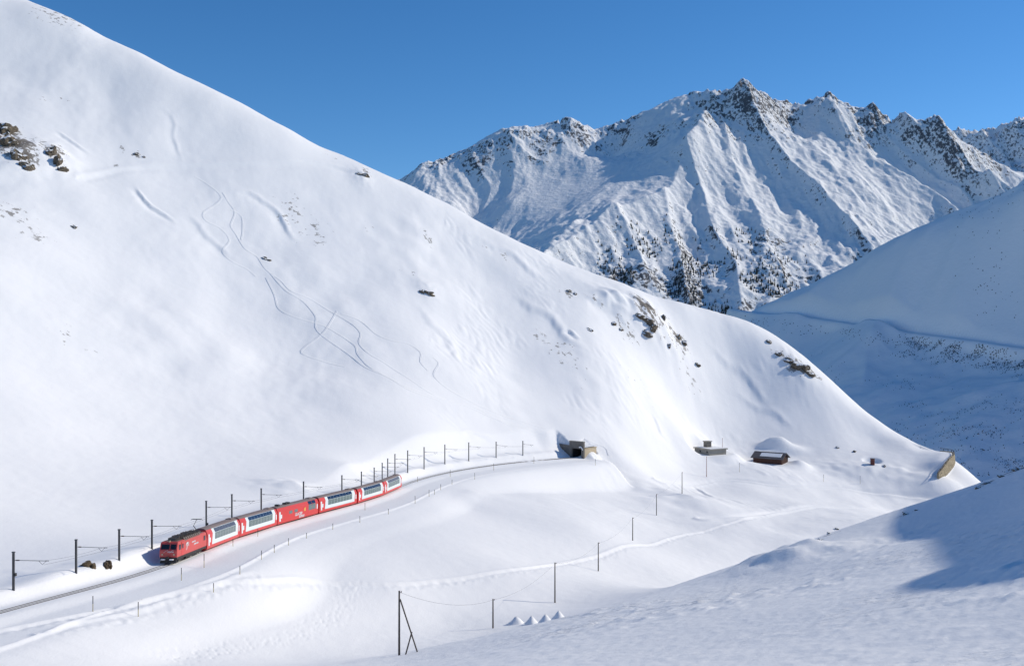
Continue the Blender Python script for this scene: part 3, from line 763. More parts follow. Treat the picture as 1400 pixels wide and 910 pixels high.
def bogie(parent, x, wr=0.38):
    me = cached('bogie', lambda: MB().box(-1.35, 1.35, -0.95, 0.95, 0.42, 0.72).box(-1.1, 1.1, -1.02, -0.92, 0.28, 0.6).box(-1.1, 1.1, 0.92, 1.02, 0.28, 0.6).mesh('bogie', M['dark']))
    b = link('bogie', me, parent, (x, 0, 0))
    wm = cached('wheel', lambda: MB().disc((0, 0, 0), wr, 0.12).disc((0, 0, 0), 0.1, 0.2).mesh('wheel', M['rail']))
    for wx in (-0.9, 0.9):
        for sy in (-1, 1): link('wheel', wm, b, (wx, sy*0.55, wr))
def pane_mesh(key, w_, z0, z1, mat):
    def f():
        m = MB()
        def hw(z): return np.interp(z, [h[1] for h in HALF], [h[0] for h in HALF])
        y0, y1 = hw(z0)+0.012, hw(z1)+0.012; t = 0.05
        m.hexa([(-w_/2, y0-t, z0), (w_/2, y0-t, z0), (w_/2, y0, z0), (-w_/2, y0, z0), (-w_/2, y1-t, z1), (w_/2, y1-t, z1), (w_/2, y1, z1), (-w_/2, y1, z1)])
        return m.mesh(key, mat)
    return cached((key, round(w_, 3), z0, z1), f)
def flip(side): return (0, 0, 0) if side > 0 else (0, 0, math.pi)
def cross_mesh():
    """big white cross, cut by the end of the car: upright bar plus a short arm, a thin plate"""
    m = MB(); y = 1.352
    m.hexa([(-0.42, y-0.02, 0.72), (0.10, y-0.02, 0.72), (0.10, y, 0.72), (-0.42, y, 0.72), (-0.30, y-0.02, 2.60), (0.28, y-0.02, 2.60), (0.28, y, 2.60), (-0.30, y, 2.60)])
    m.box(-0.92, -0.40, y-0.022, y-0.002, 1.25, 2.02)
    return m.mesh('cross_emblem', M['white'])
def text_mesh(txt, size, mat, thick=0.0, shear=0.0):
    cu = bpy.data.curves.new('lettering', 'FONT'); cu.body = txt; cu.size = size; cu.extrude = 0.006; cu.offset = thick; cu.shear = shear
    cu.align_x = 'CENTER'; cu.resolution_u = 2
    o = bpy.data.objects.new('lettering', cu); COL.objects.link(o)
    dg = bpy.context.evaluated_depsgraph_get(); me = bpy.data.meshes.new_from_object(o.evaluated_get(dg))
    bpy.data.objects.remove(o); bpy.data.curves.remove(cu); me.materials.clear(); me.materials.append(mat); me.name = 'lettering'
    return me
def coach(s_mid, label, kind):
    root = empty('railway_coach', (0, 0, 0)); place_vehicle(root, s_mid, 6.2)
    tag(root, label, 'railway coach', 'coaches of the red and white train')
    h = L_C/2; red = kind == 'red'
    if red:
        link('body', cached('redbody', lambda: MB().prism(prof_between(0.22, 3.30), -h, h).mesh('body', M['red'])), root)
    else:
        link('body', cached('whitebody', lambda: MB().prism(prof_between(0.80, 3.30), -h+1.3, h-2.3, -0.12).mesh('body', M['white'])), root)
        link('skirt', cached('skirt', lambda: MB().prism(prof_between(0.22, 0.797), -h+1.3, h-2.3, -0.12).mesh('skirt', M['red'])), root)
        link('end_section', cached('endf', lambda: (lambda m: m)(MB().add(*sheared_end(h-2.297, h, -0.12)).mesh('end_section', M['red']))), root)
        link('end_section', cached('endr', lambda: MB().add(*sheared_end(-h, -h+1.297, -0.12, True)).mesh('end_section', M['red'])), root)
    link('roof', cached('croof', lambda: MB().prism(prof_between(3.303, 3.60), -h+0.25, h-0.25).box(-h+0.8, -h+2.6, -0.5, 0.5, 3.56, 3.68).mesh('roof', M['roofgrey'])), root)
    link('gangway', cached('gang', lambda: MB().box(0.002, 0.27, -0.75, 0.75, 0.7, 3.0).mesh('gangway', M['bellows'])), root, (h, 0, 0))
    link('gangway', CACHE['gang'], root, (-h-0.272, 0, 0))
    for bx in (-h+2.9, h-2.9): bogie(root, bx)
    link('underframe', cached('under', lambda: MB().box(-h+0.5, h-0.5, -0.9, 0.9, 0.40, 0.7).box(-3, 3, -1.0, 1.0, 0.2, 0.5).mesh('underframe', M['dark'])), root)
    for sd in (1, -1):
        # local +y (sd=1) is the valley side
        cm = cached('cross', cross_mesh)
        link('cross_emblem', cm, root, ((h-0.75)*1, 0, 0) if sd > 0 else (h-1.4, 0, 0), flip(sd))
        if red:
            wl = [(-5.0, 1.55), (-6.65, 1.55)]
            for x, w_ in wl:
                link('window_pane', pane_mesh('pane_lo', w_, 1.45, 2.60, M['glass_lo']), root, (x, 0, 0), flip(sd))
                link('roof_pane', pane_mesh('pane_up', w_, 2.64, 3.26, M['glass_up']), root, (x, 0, 0), flip(sd))
            for x in (1.2, 3.4):
                link('window_pane', pane_mesh('pane_sm', 1.35, 1.75, 2.35, M['glass_lo']), root, (x, 0, 0), flip(sd))
        else:
            x0, x1, n = -h+2.35, h-3.75, 8
            pw = (x1-x0)/n
            for i in range(n):
                x = x0+pw*(i+0.5)
                link('window_pane', pane_mesh('pane_lo', pw-0.07, 1.50, 2.60, M['glass_lo']), root, (x, 0, 0), flip(sd))
                link('roof_pane', pane_mesh('pane_up', pw-0.05, 2.64, 3.26, M['glass_up']), root, (x, 0, 0), flip(sd))
        if sd > 0:
            # door window in the rear red section
            link('door_window', cached('doorw', lambda: MB().box(-0.22, 0.22, 1.33, 1.352, 1.3, 2.3).mesh('door_window', M['white'])), root, (-h+0.5, 0, 0))
    if red:
        for txt, sz, z, x in (('GLACIER', 0.78, 1.02, 0.1), ('EXPRESS', 0.62, 0.46, -1.2)):
            o = link('lettering', text_mesh(txt, sz, M['white'], 0.016, 0.15), root, (x, 1.352, z), (math.pi/2, 0, math.pi))
        link('emblem', MB().box(-0.25, 0.25, 1.335, 1.356, 1.55, 2.15).box(-0.2, -0.05, 1.335, 1.356, 2.15, 2.3).mesh('emblem', M['yellow']), root, (-2.6, 0, 0))
        for x in (3.5, 2.4, 6.6): link('roof_vent', cached('vent', lambda: MB().box(-0.35, 0.35, -0.4, 0.4, 3.55, 3.86).mesh('roof_vent', M['dark'])), root, (x, 0, 0))
    return root
def sheared_end(x0, x1, sh, rear=False):
    """end section: outer face upright, inner face leaning with the white panel"""
    pr = prof_between(0.22, 3.30); n = len(pr); vs_, fs = [], []
    for k, x in enumerate((x0, x1)):
        lean = (k == 0) != rear
        for y, z in pr:
            vs_.append((x+(sh*z if lean else (0.10 if rear else -0.10)*max(0, z-2.3)), y, z))
    for j in range(n):
        j2 = (j+1) % n; fs.append((j, j2, n+j2, n+j))
    fs.append(tuple(range(n))[::-1]); fs.append(tuple(n+j for j in range(n)))
    return vs_, fs

def locomotive(s_mid):
    r = empty('locomotive', (0, 0, 0)); place_vehicle(r, s_mid, 4.6)
    tag(r, 'red electric locomotive with dark roof gear leading the train through deep snow', 'locomotive')
    h = 6.65; W = 1.33
    # body: side outline in x/z, extruded across; nose leans back above the sill
    side = [(-h, 0.95), (h, 0.95), (h+0.05, 1.9), (h-0.30, 3.05), (h-0.62, 3.22), (-h+0.62, 3.22), (-h+0.30, 3.05), (-h-0.05, 1.9)]
    m = MB(); n = len(side)
    m.add([(x, -W*(0.93 if z > 3.1 else 1), z) for x, z in side]+[(x, W*(0.93 if z > 3.1 else 1), z) for x, z in side],
          [tuple(range(n)), tuple(range(n, 2*n))[::-1]]+[(j, (j+1) % n, n+(j+1) % n, n+j) for j in range(n)])
    body = m.build('body', M['lred'], r)
    bv = body.modifiers.new('bevel', 'BEVEL'); bv.width = 0.09; bv.segments = 2; bv.limit_method = 'ANGLE'
    MB().box(-h+0.1, h-0.1, -W+0.06, W-0.06, 0.62, 0.947).box(h-0.35, h-0.02, -1.15, 1.15, 0.45, 0.94).box(-h+0.02, -h+0.35, -1.15, 1.15, 0.45, 0.94).build('frame', M['dark'], r)
    # snow plough and coupler
    MB().add([(h+0.1, -1.2, 0.12), (h+0.35, 0, 0.12), (h+0.1, 1.2, 0.12), (h-0.1, -1.2, 0.62), (h+0.15, 0, 0.62), (h-0.1, 1.2, 0.62), (h-0.3, -1.2, 0.12), (h-0.3, 1.2, 0.12), (h-0.3, -1.2, 0.62), (h-0.3, 1.2, 0.62)],
             [(0,1,4,3),(1,2,5,4),(6,0,3,8),(2,7,9,5),(6,7,2,1,0),(8,3,4,5,9),(7,6,8,9)]).build('snow_plough', M['dark'], r)
    MB().box(h, h+0.45, -0.16, 0.16, 0.78, 1.02).tube([(h+0.42, 0, 0.9), (h+0.55, 0, 0.9)], 0.26, 10).build('coupler', M['dark'], r)
    MB().box(h+0.12, h+0.46, -0.95, -0.35, 0.62, 0.78).build('snow_crust', M['snowclump'], r); MB().box(h+0.10, h+0.40, 0.3, 0.85, 0.60, 0.76).build('snow_crust', M['snowclump'], r)
    for bx in (-4.1, 4.1): bogie(r, bx, 0.38)
    MB().box(-2.2, 2.2, -1.1, 1.1, 0.3, 0.62).build('transformer_box', M['dark'], r)
    # windscreens follow the leaning nose
    def scr(y0, y1):
        f = lambda z: h+0.05-(z-1.9)/(1.15)*0.35+0.012
        z0, z1 = 2.12, 2.86
        return MB().hexa([(f(z0)-0.05, y0, z0), (f(z0), y0, z0), (f(z0), y1, z0), (f(z0)-0.05, y1, z0), (f(z1)-0.05, y0, z1), (f(z1), y0, z1), (f(z1), y1, z1), (f(z1)-0.05, y1, z1)])
    scr(0.28, 1.12).build('windscreen', M['glass_dk'], r); scr(-1.12, 0.12).build('windscreen', M['glass_dk'], r)
    for y in (-0.88, 0.88): MB().tube([(h-0.02, y, 1.38), (h+0.09, y, 1.38)], 0.13, 12).build('headlight', M['lamp'], r)
    MB().tube([(h-0.55, 0, 3.26), (h-0.32, 0, 3.26)], 0.13, 12).build('headlight', M['lamp'], r)
    for y0, y1 in ((-0.7, -0.1), (0.15, 0.75)): MB().tube([(h+0.06, y0, 1.62), (h+0.07, (y0+y1)/2, 1.9), (h+0.03, y1, 2.05)], 0.018, 4).build('wiper', M['white'], r)
    o = link('lettering', text_mesh('HGe 4/4', 0.26, M['white'], 0.006), r, (h+0.055, 0.35, 1.68), (math.pi/2, 0, math.pi/2))
    # cab doors and side windows, each side
    for sd in (1, -1):
        for x in (5.5, -5.5):
            link('side_window', cached('sidewin', lambda: MB().box(-0.38, 0.38, W+0.002, W+0.02, 1.98, 2.72).mesh('side_window', M['glass_dk'])), r, (x*sd, 0, 0), flip(sd))
            
        d = MB().box(-0.40, 0.40, W+0.002, W+0.016, 1.02, 3.0).build('cab_door', M['red'], r); d.location = (4.35*sd, 0, 0); d.rotation_euler = flip(sd)
        MB().box(-0.28, 0.28, W+0.017, W+0.026, 2.05, 2.7).build('door_window', M['glass_dk'], d)
        lv = MB().box(-3.4, 3.4, W*0.93-0.02, W*0.93+0.05, 3.02, 3.2)
        lv.build('louvre_rail', M['loco_roof'], r).rotation_euler = flip(sd)
        for i in range(9):
            g = cached('louvre', lambda: MB().hexa([(-0.3, 0.95, 3.23), (0.3, 0.95, 3.23), (0.3, 1.22, 3.23), (-0.3, 1.22, 3.23), (-0.3, 0.95, 3.5), (0.3, 0.95, 3.5), (0.3, 1.05, 3.5), (-0.3, 1.05, 3.5)]).mesh('louvre', M['loco_roof']))
            link('louvre', g, r, ((-3.4+i*0.82)*sd, 0, 0), flip(sd))
    # lettering on the valley side and a white swoosh emblem
    link('lettering', text_mesh('matterhorn', 0.36, M['white'], 0.010), r, (-0.5, W+0.004, 2.33), (math.pi/2, 0, math.pi))
    link('lettering', text_mesh('gotthard bahn', 0.36, M['white'], 0.010), r, (-1.6, W+0.004, 1.92), (math.pi/2, 0, math.pi))
    em = MB()
    em.add([(2.75, W+0.012, 1.55), (2.55, W+0.012, 1.55), (2.1, W+0.012, 2.55), (2.45, W+0.012, 2.75), (2.9, W+0.012, 2.5), (3.0, W+0.012, 2.1), (2.85, W+0.012, 2.15), (2.6, W+0.012, 2.5), (2.4, W+0.012, 2.45)], [(0,1,2,8), (2,3,7,8), (3,4,5,6,7)])
    em.add([(1.9, W+0.012, 2.0), (1.7, W+0.012, 2.1), (1.75, W+0.012, 2.6), (1.95, W+0.012, 2.7), (1.9, W+0.012, 2.4)], [(0,1,2,3,4)])
    em.build('emblem', M['white'], r)
    # roof equipment
    MB().box(-h+0.7, h-0.7, -1.0, 1.0, 3.221, 3.27).build('roof', M['loco_roof'], r)
    rng = random.Random(4)
    for i, (x, ln, hh) in enumerate([(4.6, 1.2, 0.28), (3.0, 1.5, 0.42), (1.2, 1.4, 0.36), (-0.6, 1.5, 0.46), (-2.4, 1.4, 0.36), (-4.2, 1.3, 0.30)]):
        b = MB().box(x-ln/2, x+ln/2, -0.55, 0.55, 3.27, 3.27+hh)
        for k in range(4): b.box(x-ln/2+k*ln/4, x-ln/2+k*ln/4+0.08, -0.72, 0.72, 3.27, 3.27+hh+0.06)
        b.build('roof_box', M['loco_roof'], r)
        MB().tube([(x, 0.0, 3.27+hh), (x, 0.0, 3.27+hh+0.28)], 0.07, 8).build('insulator', M['insul'], r)
    MB().tube([(5.2, -0.25, 3.62), (-4.6, -0.25, 3.85)], 0.03, 5).build('roof_conductor', M['wire'], r)
    # raised single-arm pantograph at the rear
    px = -5.0
    pg = MB().tube([(px-0.9, 0, 3.35), (px+0.9, 0, 4.35)], 0.06, 6).tube([(px+0.9, -0.05, 4.35), (px-0.55, 0, 5.28)], 0.045, 6)
    pg.tube([(px-0.55, -0.75, 5.30), (px-0.55, 0.75, 5.30)], 0.05, 6).tube([(px-0.2, -0.75, 5.30), (px-0.2, 0.75, 5.30)], 0.05, 6).tube([(px-0.55, -0.75, 5.3), (px-0.55, -1.0, 5.12)], 0.035, 5).tube([(px-0.55, 0.75, 5.3), (px-0.55, 1.0, 5.12)], 0.035, 5)
    pg.tube([(px-0.55, 0, 5.28), (px-0.2, 0, 5.28)], 0.04, 5).box(px-1.1, px+0.3, -0.5, 0.5, 3.27, 3.36)
    pg.build('pantograph', M['steel'], r)
    return r

s0 = s_at_px(230.5)[0]-0.6
locomotive(s0+6.75)
labels = ['white panoramic coach with red ends, coupled directly behind the locomotive',
          'white panoramic coach with red ends, second behind the locomotive, in front of the all-red car',
          'all-red service car with two small windows and white lettering in mid train',
          'white panoramic coach with red ends, coupled right behind the all-red car',
          'white panoramic coach with red ends, last but one of the train',
          'white panoramic coach at the tail of the train on the curve']
for i, lb in enumerate(labels):
    coach(s0+13.75+17.7*(i+0.5), lb, 'red' if i == 2 else 'white')

# ------------------------------------------------------------------ catenary masts
MASTS = [(18,755),(104,738),(163,724),(208,711),(282,685),(317,676),(357,668),(415,658.5),(467.5,650),(494,645),(511.5,639.5),(522.5,633),(530,627),(540,621),(557.5,616),(580,611.5),(608,608),(641,605),(678,604),(715,603)]
WIRE_PTS = []
MLAB = ['catenary mast with a small box on its post, farthest ahead of the locomotive', 'catenary mast ahead of the locomotive, just before the brown boulders',
 'catenary mast ahead of the locomotive, just past the brown boulders', 'catenary mast standing beside the nose of the locomotive',
 'catenary mast with a dark box low on its post, behind locomotive and first coach', 'catenary mast behind the tail end of the first white coach',
 'catenary mast behind the second white coach after the locomotive', 'catenary mast behind the all-red service car',
 'catenary mast behind the coach that follows the all-red car', 'catenary mast behind the front end of the last but one coach']
MLAB += ['one of three close-set catenary masts behind the last two coaches']*3
MLAB += ['first catenary mast past the tail of the train']
MLAB += ['%s catenary mast on the empty track counted back from the tunnel portal' % w_ for w_ in ('sixth', 'fifth', 'fourth', 'third', 'second', 'first')]
for k, (px, py) in enumerate(MASTS):
    s_, p, n = s_at_px(px, -4.0)
    base = gz(p[0], p[1]); top = -(py-CY)/F*p[1]; hgt = top-base
    r = empty('catenary_mast', (p[0], p[1], base), math.atan2(n[1], n[0]))
    lab = MLAB[min(k, len(MLAB)-1)]
    tag(r, lab, 'catenary mast', 'catenary masts along the railway')
    za = hgt*0.80; t = 0.11
    # H-section post: web and two flanges
    MB().box(-t, -t+0.03, -t, t, -1.2, hgt).box(t-0.03, t, -t, t, -1.2, hgt).box(-t+0.03, t-0.03, -0.02, 0.02, -1.2, hgt).build('post', M['steel'], r)
    MB().box(-0.16, 0.16, -0.14, 0.14, hgt+0.002, hgt+0.12).build('cap', M['steel'], r)
    MB().tube([(t, 0, za), (4.6, 0, za+0.05)], 0.035, 6).tube([(3.3, 0, za), (3.75, 0, za-0.42), (4.25, 0, za+0.02)], 0.025, 5).build('bracket_arm', M['steel'], r)
    MB().tube([(0.35, 0, za), (0.75, 0, za+0.004)], 0.075, 8).build('insulator', M['insul'], r)
    if k in (0, 4): MB().box(0.12, 0.34, -0.15, 0.15, hgt*0.2 if k == 4 else hgt*0.38, (hgt*0.2 if k == 4 else hgt*0.38)+0.35).build('switch_box', M['dark'], r)
    q = np.array([p[0]+n[0]*3.95, p[1]+n[1]*3.95, base+za])
    WIRE_PTS.append(q)
def catenary(name, label, dz, sag, rad):
    pts = []
    for a, b in zip(WIRE_PTS[:-1], WIRE_PTS[1:]):
        for t in np.linspace(0, 1, 7)[:-1]: q = a+(b-a)*t; pts.append((q[0], q[1], q[2]+dz-sag*4*t*(1-t)))
    pts.append(tuple(WIRE_PTS[-1]+[0, 0, dz])); MB_ = MB().tube(pts, rad, 4)
    tag(MB_.build(name, M['wire']), label, 'overhead wire')
catenary('contact_wire', 'thin contact wire strung low over the rails from mast to mast', -0.42, 0.05, 0.012)
catenary('carrier_wire', 'thin sagging carrier wire above the contact wire over the rails', 0.06, 0.22, 0.012)

# ------------------------------------------------------------------ snow stakes
STAKES = [(127,814,835),(189,822,842),(248,775.5,793),(279,756.5,775.5),(292,796.5,809),(318.5,736,746),(328,773,784.5),(352.5,722,733),(357.5,752,764.5),(375,744,755),(394.5,735,745),(419,728,735.5),
 (455,715,723.5),(492,705,714),(531,695,702.5),(567.5,677.5,688),(586.6,669,678.5),(594,669,675.5),(602.5,661.5,669.5),(618,655,661.5),(571,651,658.5),(615.5,641.5,651.5),(499,687,697),(649,646,655),(675,633,642.6),(730,624,633),(814,627,636),(1011,632,645),(1126,648,658),(1176,650,661)]
for px, y0, y1 in STAKES:
    g = ground_ray(px, y1, 200 if px > 700 else 60)
    if g is None: continue
    hgt = max(1.0, (y1-y0)/F*g[1])
    r = empty('snow_stake', tuple(g))
    near_line = px < 630
    dt_ = abs(float(seg_dist(np.array([g[0]]), np.array([g[1]]), TRK_C)[0][0]))
    tag(r, ('thin yellow-footed snow stake standing between rails and cleared road' if dt_ < 7 else 'thin yellow-footed snow stake along the outer edge of the cleared road') if near_line else 'short thin stake poking from the snow flat beyond the empty track', 'snow stake', 'snow stakes marking the road')
    MB().tube([(0, 0, -0.5), (0, 0, hgt*0.5)], 0.045, 6).build('lower_rod', M['stake_y'], r)
    MB().tube([(0, 0, hgt*0.5), (0, 0, hgt)], 0.05, 6).build('upper_rod', M['stake_d'], r)

# ------------------------------------------------------------------ telegraph poles and their wire
POLES = [(545.8,807,895),(674,818,864),(758.7,768.5,823),(818,741,780),(865,707,738.5),(897.5,675,704),(932.5,645,674.5),(966,623.5,651.5)]
PTOP = []
for k, (px, y0, y1) in enumerate(POLES):
    g = ground_ray(px, y1, 60) if k != 1 else ground_ray(px, 858, 128)
    top = -(y0-CY)/F*g[1]; hgt = top-g[2]
    r = empty('telegraph_pole', tuple(g))
    lb = ['dark wooden telegraph pole propped by a forked brace', 'short telegraph pole rising behind the near slope beside the snow cones',
          'tall telegraph pole beside the trodden trail', 'telegraph pole just beyond the trodden trail, near a scoured drift',
          'thin telegraph pole standing alone on the open snow of the valley floor', 'thin telegraph pole midway up the snow rise below the concrete hut',
          'thin telegraph pole on the snow hump below the concrete hut', 'reddish thin pole standing directly in front of the concrete hut'][k]
    tag(r, lb, 'telegraph pole', 'telegraph poles crossing the valley')
    MB().tube([(0, 0, -0.8), (0, 0, hgt)], 0.13, 8, 0.09).build('shaft', M['pipe'] if k == 7 else M['wood_pole'], r)
    if k < 7: MB().tube([(-0.05, 0, hgt-0.2), (0.22, 0, hgt-0.2)], 0.03, 5).tube([(0.22, 0, hgt-0.22), (0.22, 0, hgt-0.02)], 0.05, 6).build('insulator', M['insul'], r)
    if k == 0:
        sc = g[1]/F
        MB().tube([(0.1, 0, hgt-11.5*sc), (26*sc, 0.4, (895-891)*sc-0.5)], 0.09, 6).build('brace', M['wood_pole'], r)
        MB().tube([(17*sc, 0.25, 31*sc), (7*sc, -0.6, -0.5)], 0.08, 6).build('brace', M['wood_pole'], r)
    PTOP.append(np.array([g[0], g[1], top-0.15]))
first = PTOP[0]+(PTOP[0]-PTOP[1])*1.2
def sagging(a, b, sag, n=14): return [tuple(a+(b-a)*t-np.array([0, 0, sag*4*t*(1-t)])) for t in np.linspace(0, 1, n)]
wp = []
for a, b in zip(PTOP[:-2], PTOP[1:-1]): wp += sagging(a, b, 1.1)[:-1]
wp.append(tuple(PTOP[-2]))
tag(MB().tube(wp, 0.012, 4).build('telegraph_wire', M['wire']), 'slack telegraph wire hanging from pole to pole across the valley', 'wire')
# ------------------------------------------------------------------ tunnel mouth
pp = trk(S_PORT); dv = trk_dir(S_PORT); rzT = math.atan2(dv[1], dv[0])      # local +x runs into the hill, -y is the valley side
tn = empty('tunnel_portal', tuple(pp), rzT)
tag(tn, 'dark concrete railway tunnel portal with a wing wall set in the snow slope', 'tunnel')
H_ = 5.4
MB().box(0, 0.7, 2.05, 3.1, -1.0, H_).build('pier', M['concrete_dk'], tn)
MB().box(0, 0.7, -3.1, -2.05, -1.0, H_).build('pier', M['concrete_dk'], tn)
MB().box(0.003, 0.697, -2.048, 2.048, 3.0, H_-0.003).build('lintel', M['concrete_dk'], tn)
MB().box(-0.12, 0.8, -3.2, 3.2, H_+0.002, H_+0.2).build('coping', M['concrete'], tn)
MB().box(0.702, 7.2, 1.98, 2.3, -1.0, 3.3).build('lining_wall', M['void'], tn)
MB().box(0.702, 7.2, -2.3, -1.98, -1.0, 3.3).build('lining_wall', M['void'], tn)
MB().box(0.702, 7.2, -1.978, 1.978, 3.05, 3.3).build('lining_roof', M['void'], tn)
MB().box(7.202, 7.4, -2.3, 2.3, -1.0, 3.3).build('dark_end_plate', M['void'], tn)  # added plate closing the bore, painted dark in place of the unlit depth
MB().add([(0.1, 3.102, -1.0), (0.1, 9.6, 1.0), (0.6, 9.6, 1.0), (0.6, 3.102, -1.0), (0.1, 3.102, 3.9), (0.1, 9.6, 4.3), (0.6, 9.6, 4.3), (0.6, 3.102, 3.9)],
         [(3,2,1,0),(4,5,6,7),(0,1,5,4),(1,2,6,5),(2,3,7,6),(3,0,4,7)]).build('wing_wall', M['concrete_dk'], tn)
MB().box(0.75, 7.5, -3.05, -2.7, -1.0, 3.0).build('side_wall', M['concrete_lt'], tn)
MB().box(0.72, 7.7, -3.18, -2.4, 3.003, 3.25).build('coping', M['concrete_lt'], tn)
# snow lying on top of the tunnel vault
sx = np.linspace(0.72, 10, 18); sy = np.linspace(-2.9, 2.9, 12); SXg, SYg = np.meshgrid(sx, sy)
wx_ = pp[0]+SXg*math.cos(rzT)-SYg*math.sin(rzT); wy_ = pp[1]+SXg*math.sin(rzT)+SYg*math.cos(rzT)
zt = np.maximum(GBASE(wx_, wy_)+0.25, pp[2]+3.5)
zt = np.minimum(zt, pp[2]+4.6+0.25*SXg)
cap = grid_mesh('snow_cap', SXg, SYg, zt-pp[2], M['snowclump']); cap.parent = tn
# little snow cornice hanging at the portal corner
MB().tube([(-0.1, -1.3, 3.5), (-0.2, -1.9, 3.75), (-0.2, -2.5, 3.4), (-0.15, -2.8, 2.6)], 0.28, 8, 0.16).build('snow_cornice', M['snowclump'], tn, True)

# ------------------------------------------------------------------ concrete hut
g = ground_ray(969.8, 622.5, 250); sc = g[1]/F
hb = empty('concrete_hut', tuple(g), math.radians(28))      # local +x along the right face
tag(hb, 'low grey concrete hut with flat overhanging roof and square chimney block', 'hut')
a_, b_ = 26*sc/math.cos(math.radians(28))*1.0, 15*sc/math.sin(math.radians(28))
hw_ = 7.2*sc
MB().box(0, a_, 0, b_, -1.5, hw_).build('wall', M['concrete'], hb)
rf = MB().box(-0.45, a_+0.5, -0.45, b_+0.45, hw_+0.002, hw_+0.42).build('roof', M['concrete'], hb)
MB().box(0.6, a_-0.2, 0.0, b_-0.6, hw_+0.422, hw_+0.52).build('snow_cover', M['snowclump'], rf)
cxh, cyh = a_*0.50, b_*0.70
ch = MB().box(cxh-1.15, cxh+1.15, cyh-1.1, cyh+1.1, hw_+0.422, hw_+2.7).build('chimney', M['concrete_dk'], hb)
MB().box(cxh-1.4, cxh+1.4, cyh-1.35, cyh+1.35, hw_+2.702, hw_+3.0).build('chimney_cap', M['concrete'], ch)
for yy in (b_*0.15, b_*0.62):
    w_ = MB().box(-0.06, 0.02, yy-0.35, yy+0.35, hw_*0.42, hw_*0.8).build('window', M['glass_dk'], hb)
    MB().box(-0.10, -0.062, yy-0.45, yy+0.45, hw_*0.36, hw_*0.41).build('sill', M['concrete'], w_)
MB().tube([(a_-0.4, b_*0.2, hw_+0.4), (a_-0.4, b_*0.2, hw_+4.4)], 0.07, 6).build('antenna', M['pipe'], hb)

# ------------------------------------------------------------------ timber barn
g = ground_ray(1068.7, 635, 250); sc = g[1]/F; th_ = math.radians(35)
bn = empty('timber_barn', tuple(g), -th_)                # local -x along the long wall, +y along the gable
tag(bn, 'dark brown timber barn with shallow pitched roof half sunk in snow', 'barn')
Lb, Wb = 33.5*sc/math.cos(th_), 14.0*sc/math.sin(th_)
he, hr = 8.2*sc, 14.2*sc
def planks(x0, x1, y, n, flipx=False):
    pass
MB().add([(0,0,-1.5),(0,Wb,-1.5),(0,Wb,he),(0,Wb/2,hr),(0,0,he),(-Lb,0,-1.5),(-Lb,Wb,-1.5),(-Lb,Wb,he),(-Lb,Wb/2,hr),(-Lb,0,he)],
         [(0,1,2,3,4),(9,8,7,6,5),(0,4,9,5),(1,6,7,2),(0,5,6,1),(4,3,8,9),(3,2,7,8)]).build('wall', M['barnwood'], bn)
# vertical boards, each a batten on its wall
bm1 = cached('board', lambda: MB().box(-0.14, 0.14, -0.05, -0.004, -1.0, he-0.05).mesh('board', M['barnwood']))
nb = int(Lb/0.62)
for i in range(nb): link('board', bm1, bn, (-(i+0.5)*Lb/nb, 0, 0))
for i in range(int(Wb/0.62)):
    y = (i+0.5)*Wb/int(Wb/0.62); top = he+(hr-he)*(1-abs(y-Wb/2)/(Wb/2))
    MB().box(0.004, 0.05, -0.14, 0.14, -1.0, top-0.15).build('board', M['barnwood'], bn).location = (0, y, 0)
ov = 0.9
for sgn in (0, 1):
    y0, y1 = (-ov, Wb/2) if sgn == 0 else (Wb+ov, Wb/2)
    k = (hr-he)/(Wb/2); z0 = he-k*ov+0.06; z1 = hr+0.06
    sl_r = MB().hexa([(0.8, y0, z0), (0.8, y1, z1), (-Lb-0.8, y1, z1), (-Lb-0.8, y0, z0), (0.8, y0, z0+0.16), (0.8, y1, z1+0.16), (-Lb-0.8, y1, z1+0.16), (-Lb-0.8, y0, z0+0.16)]).build('roof_slope', M['barnroof'], bn)
    fa, fb = (0.30, 0.80) if sgn == 0 else (0.1, 0.97)
    ya, yb = y0+(y1-y0)*fa, y0+(y1-y0)*fb; za, zb = z0+(z1-z0)*fa+0.165, z0+(z1-z0)*fb+0.165
    x_a, x_b = (-0.6, -Lb+2.6) if sgn == 0 else (0.7, -Lb-0.7)
    MB().hexa([(x_a, ya, za), (x_a, yb, zb), (x_b, yb, zb), (x_b, ya, za), (x_a-0.1, ya, za+0.10), (x_a-0.1, yb, zb+0.10), (x_b+0.3, yb, zb+0.10), (x_b+0.3, ya, za+0.10)]).build('snow_cover', M['snowclump'], sl_r)

# ------------------------------------------------------------------ small red-brown cabin
g = ground_ray(1193, 634.5, 300); sc = g[1]/F
cb = empty('wooden_box_hut', tuple(g), math.radians(-25))
tag(cb, 'tiny red-brown box hut standing alone on the snow between barn and stone wall', 'hut')
MB().box(-2.6*sc, 2.6*sc, -2.4*sc, 2.4*sc, -0.8, 7.6*sc).build('wall', M['rust'], cb)
MB().box(-3.1*sc, 3.1*sc, -3.0*sc, 3.0*sc, 7.6*sc+0.002, 8.3*sc).build('roof', M['barnroof'], cb)
MB().box(2.6*sc+0.002, 2.6*sc+0.03, -1.2*sc, 1.2*sc, 0, 6*sc).build('door', M['barnwood'], cb)

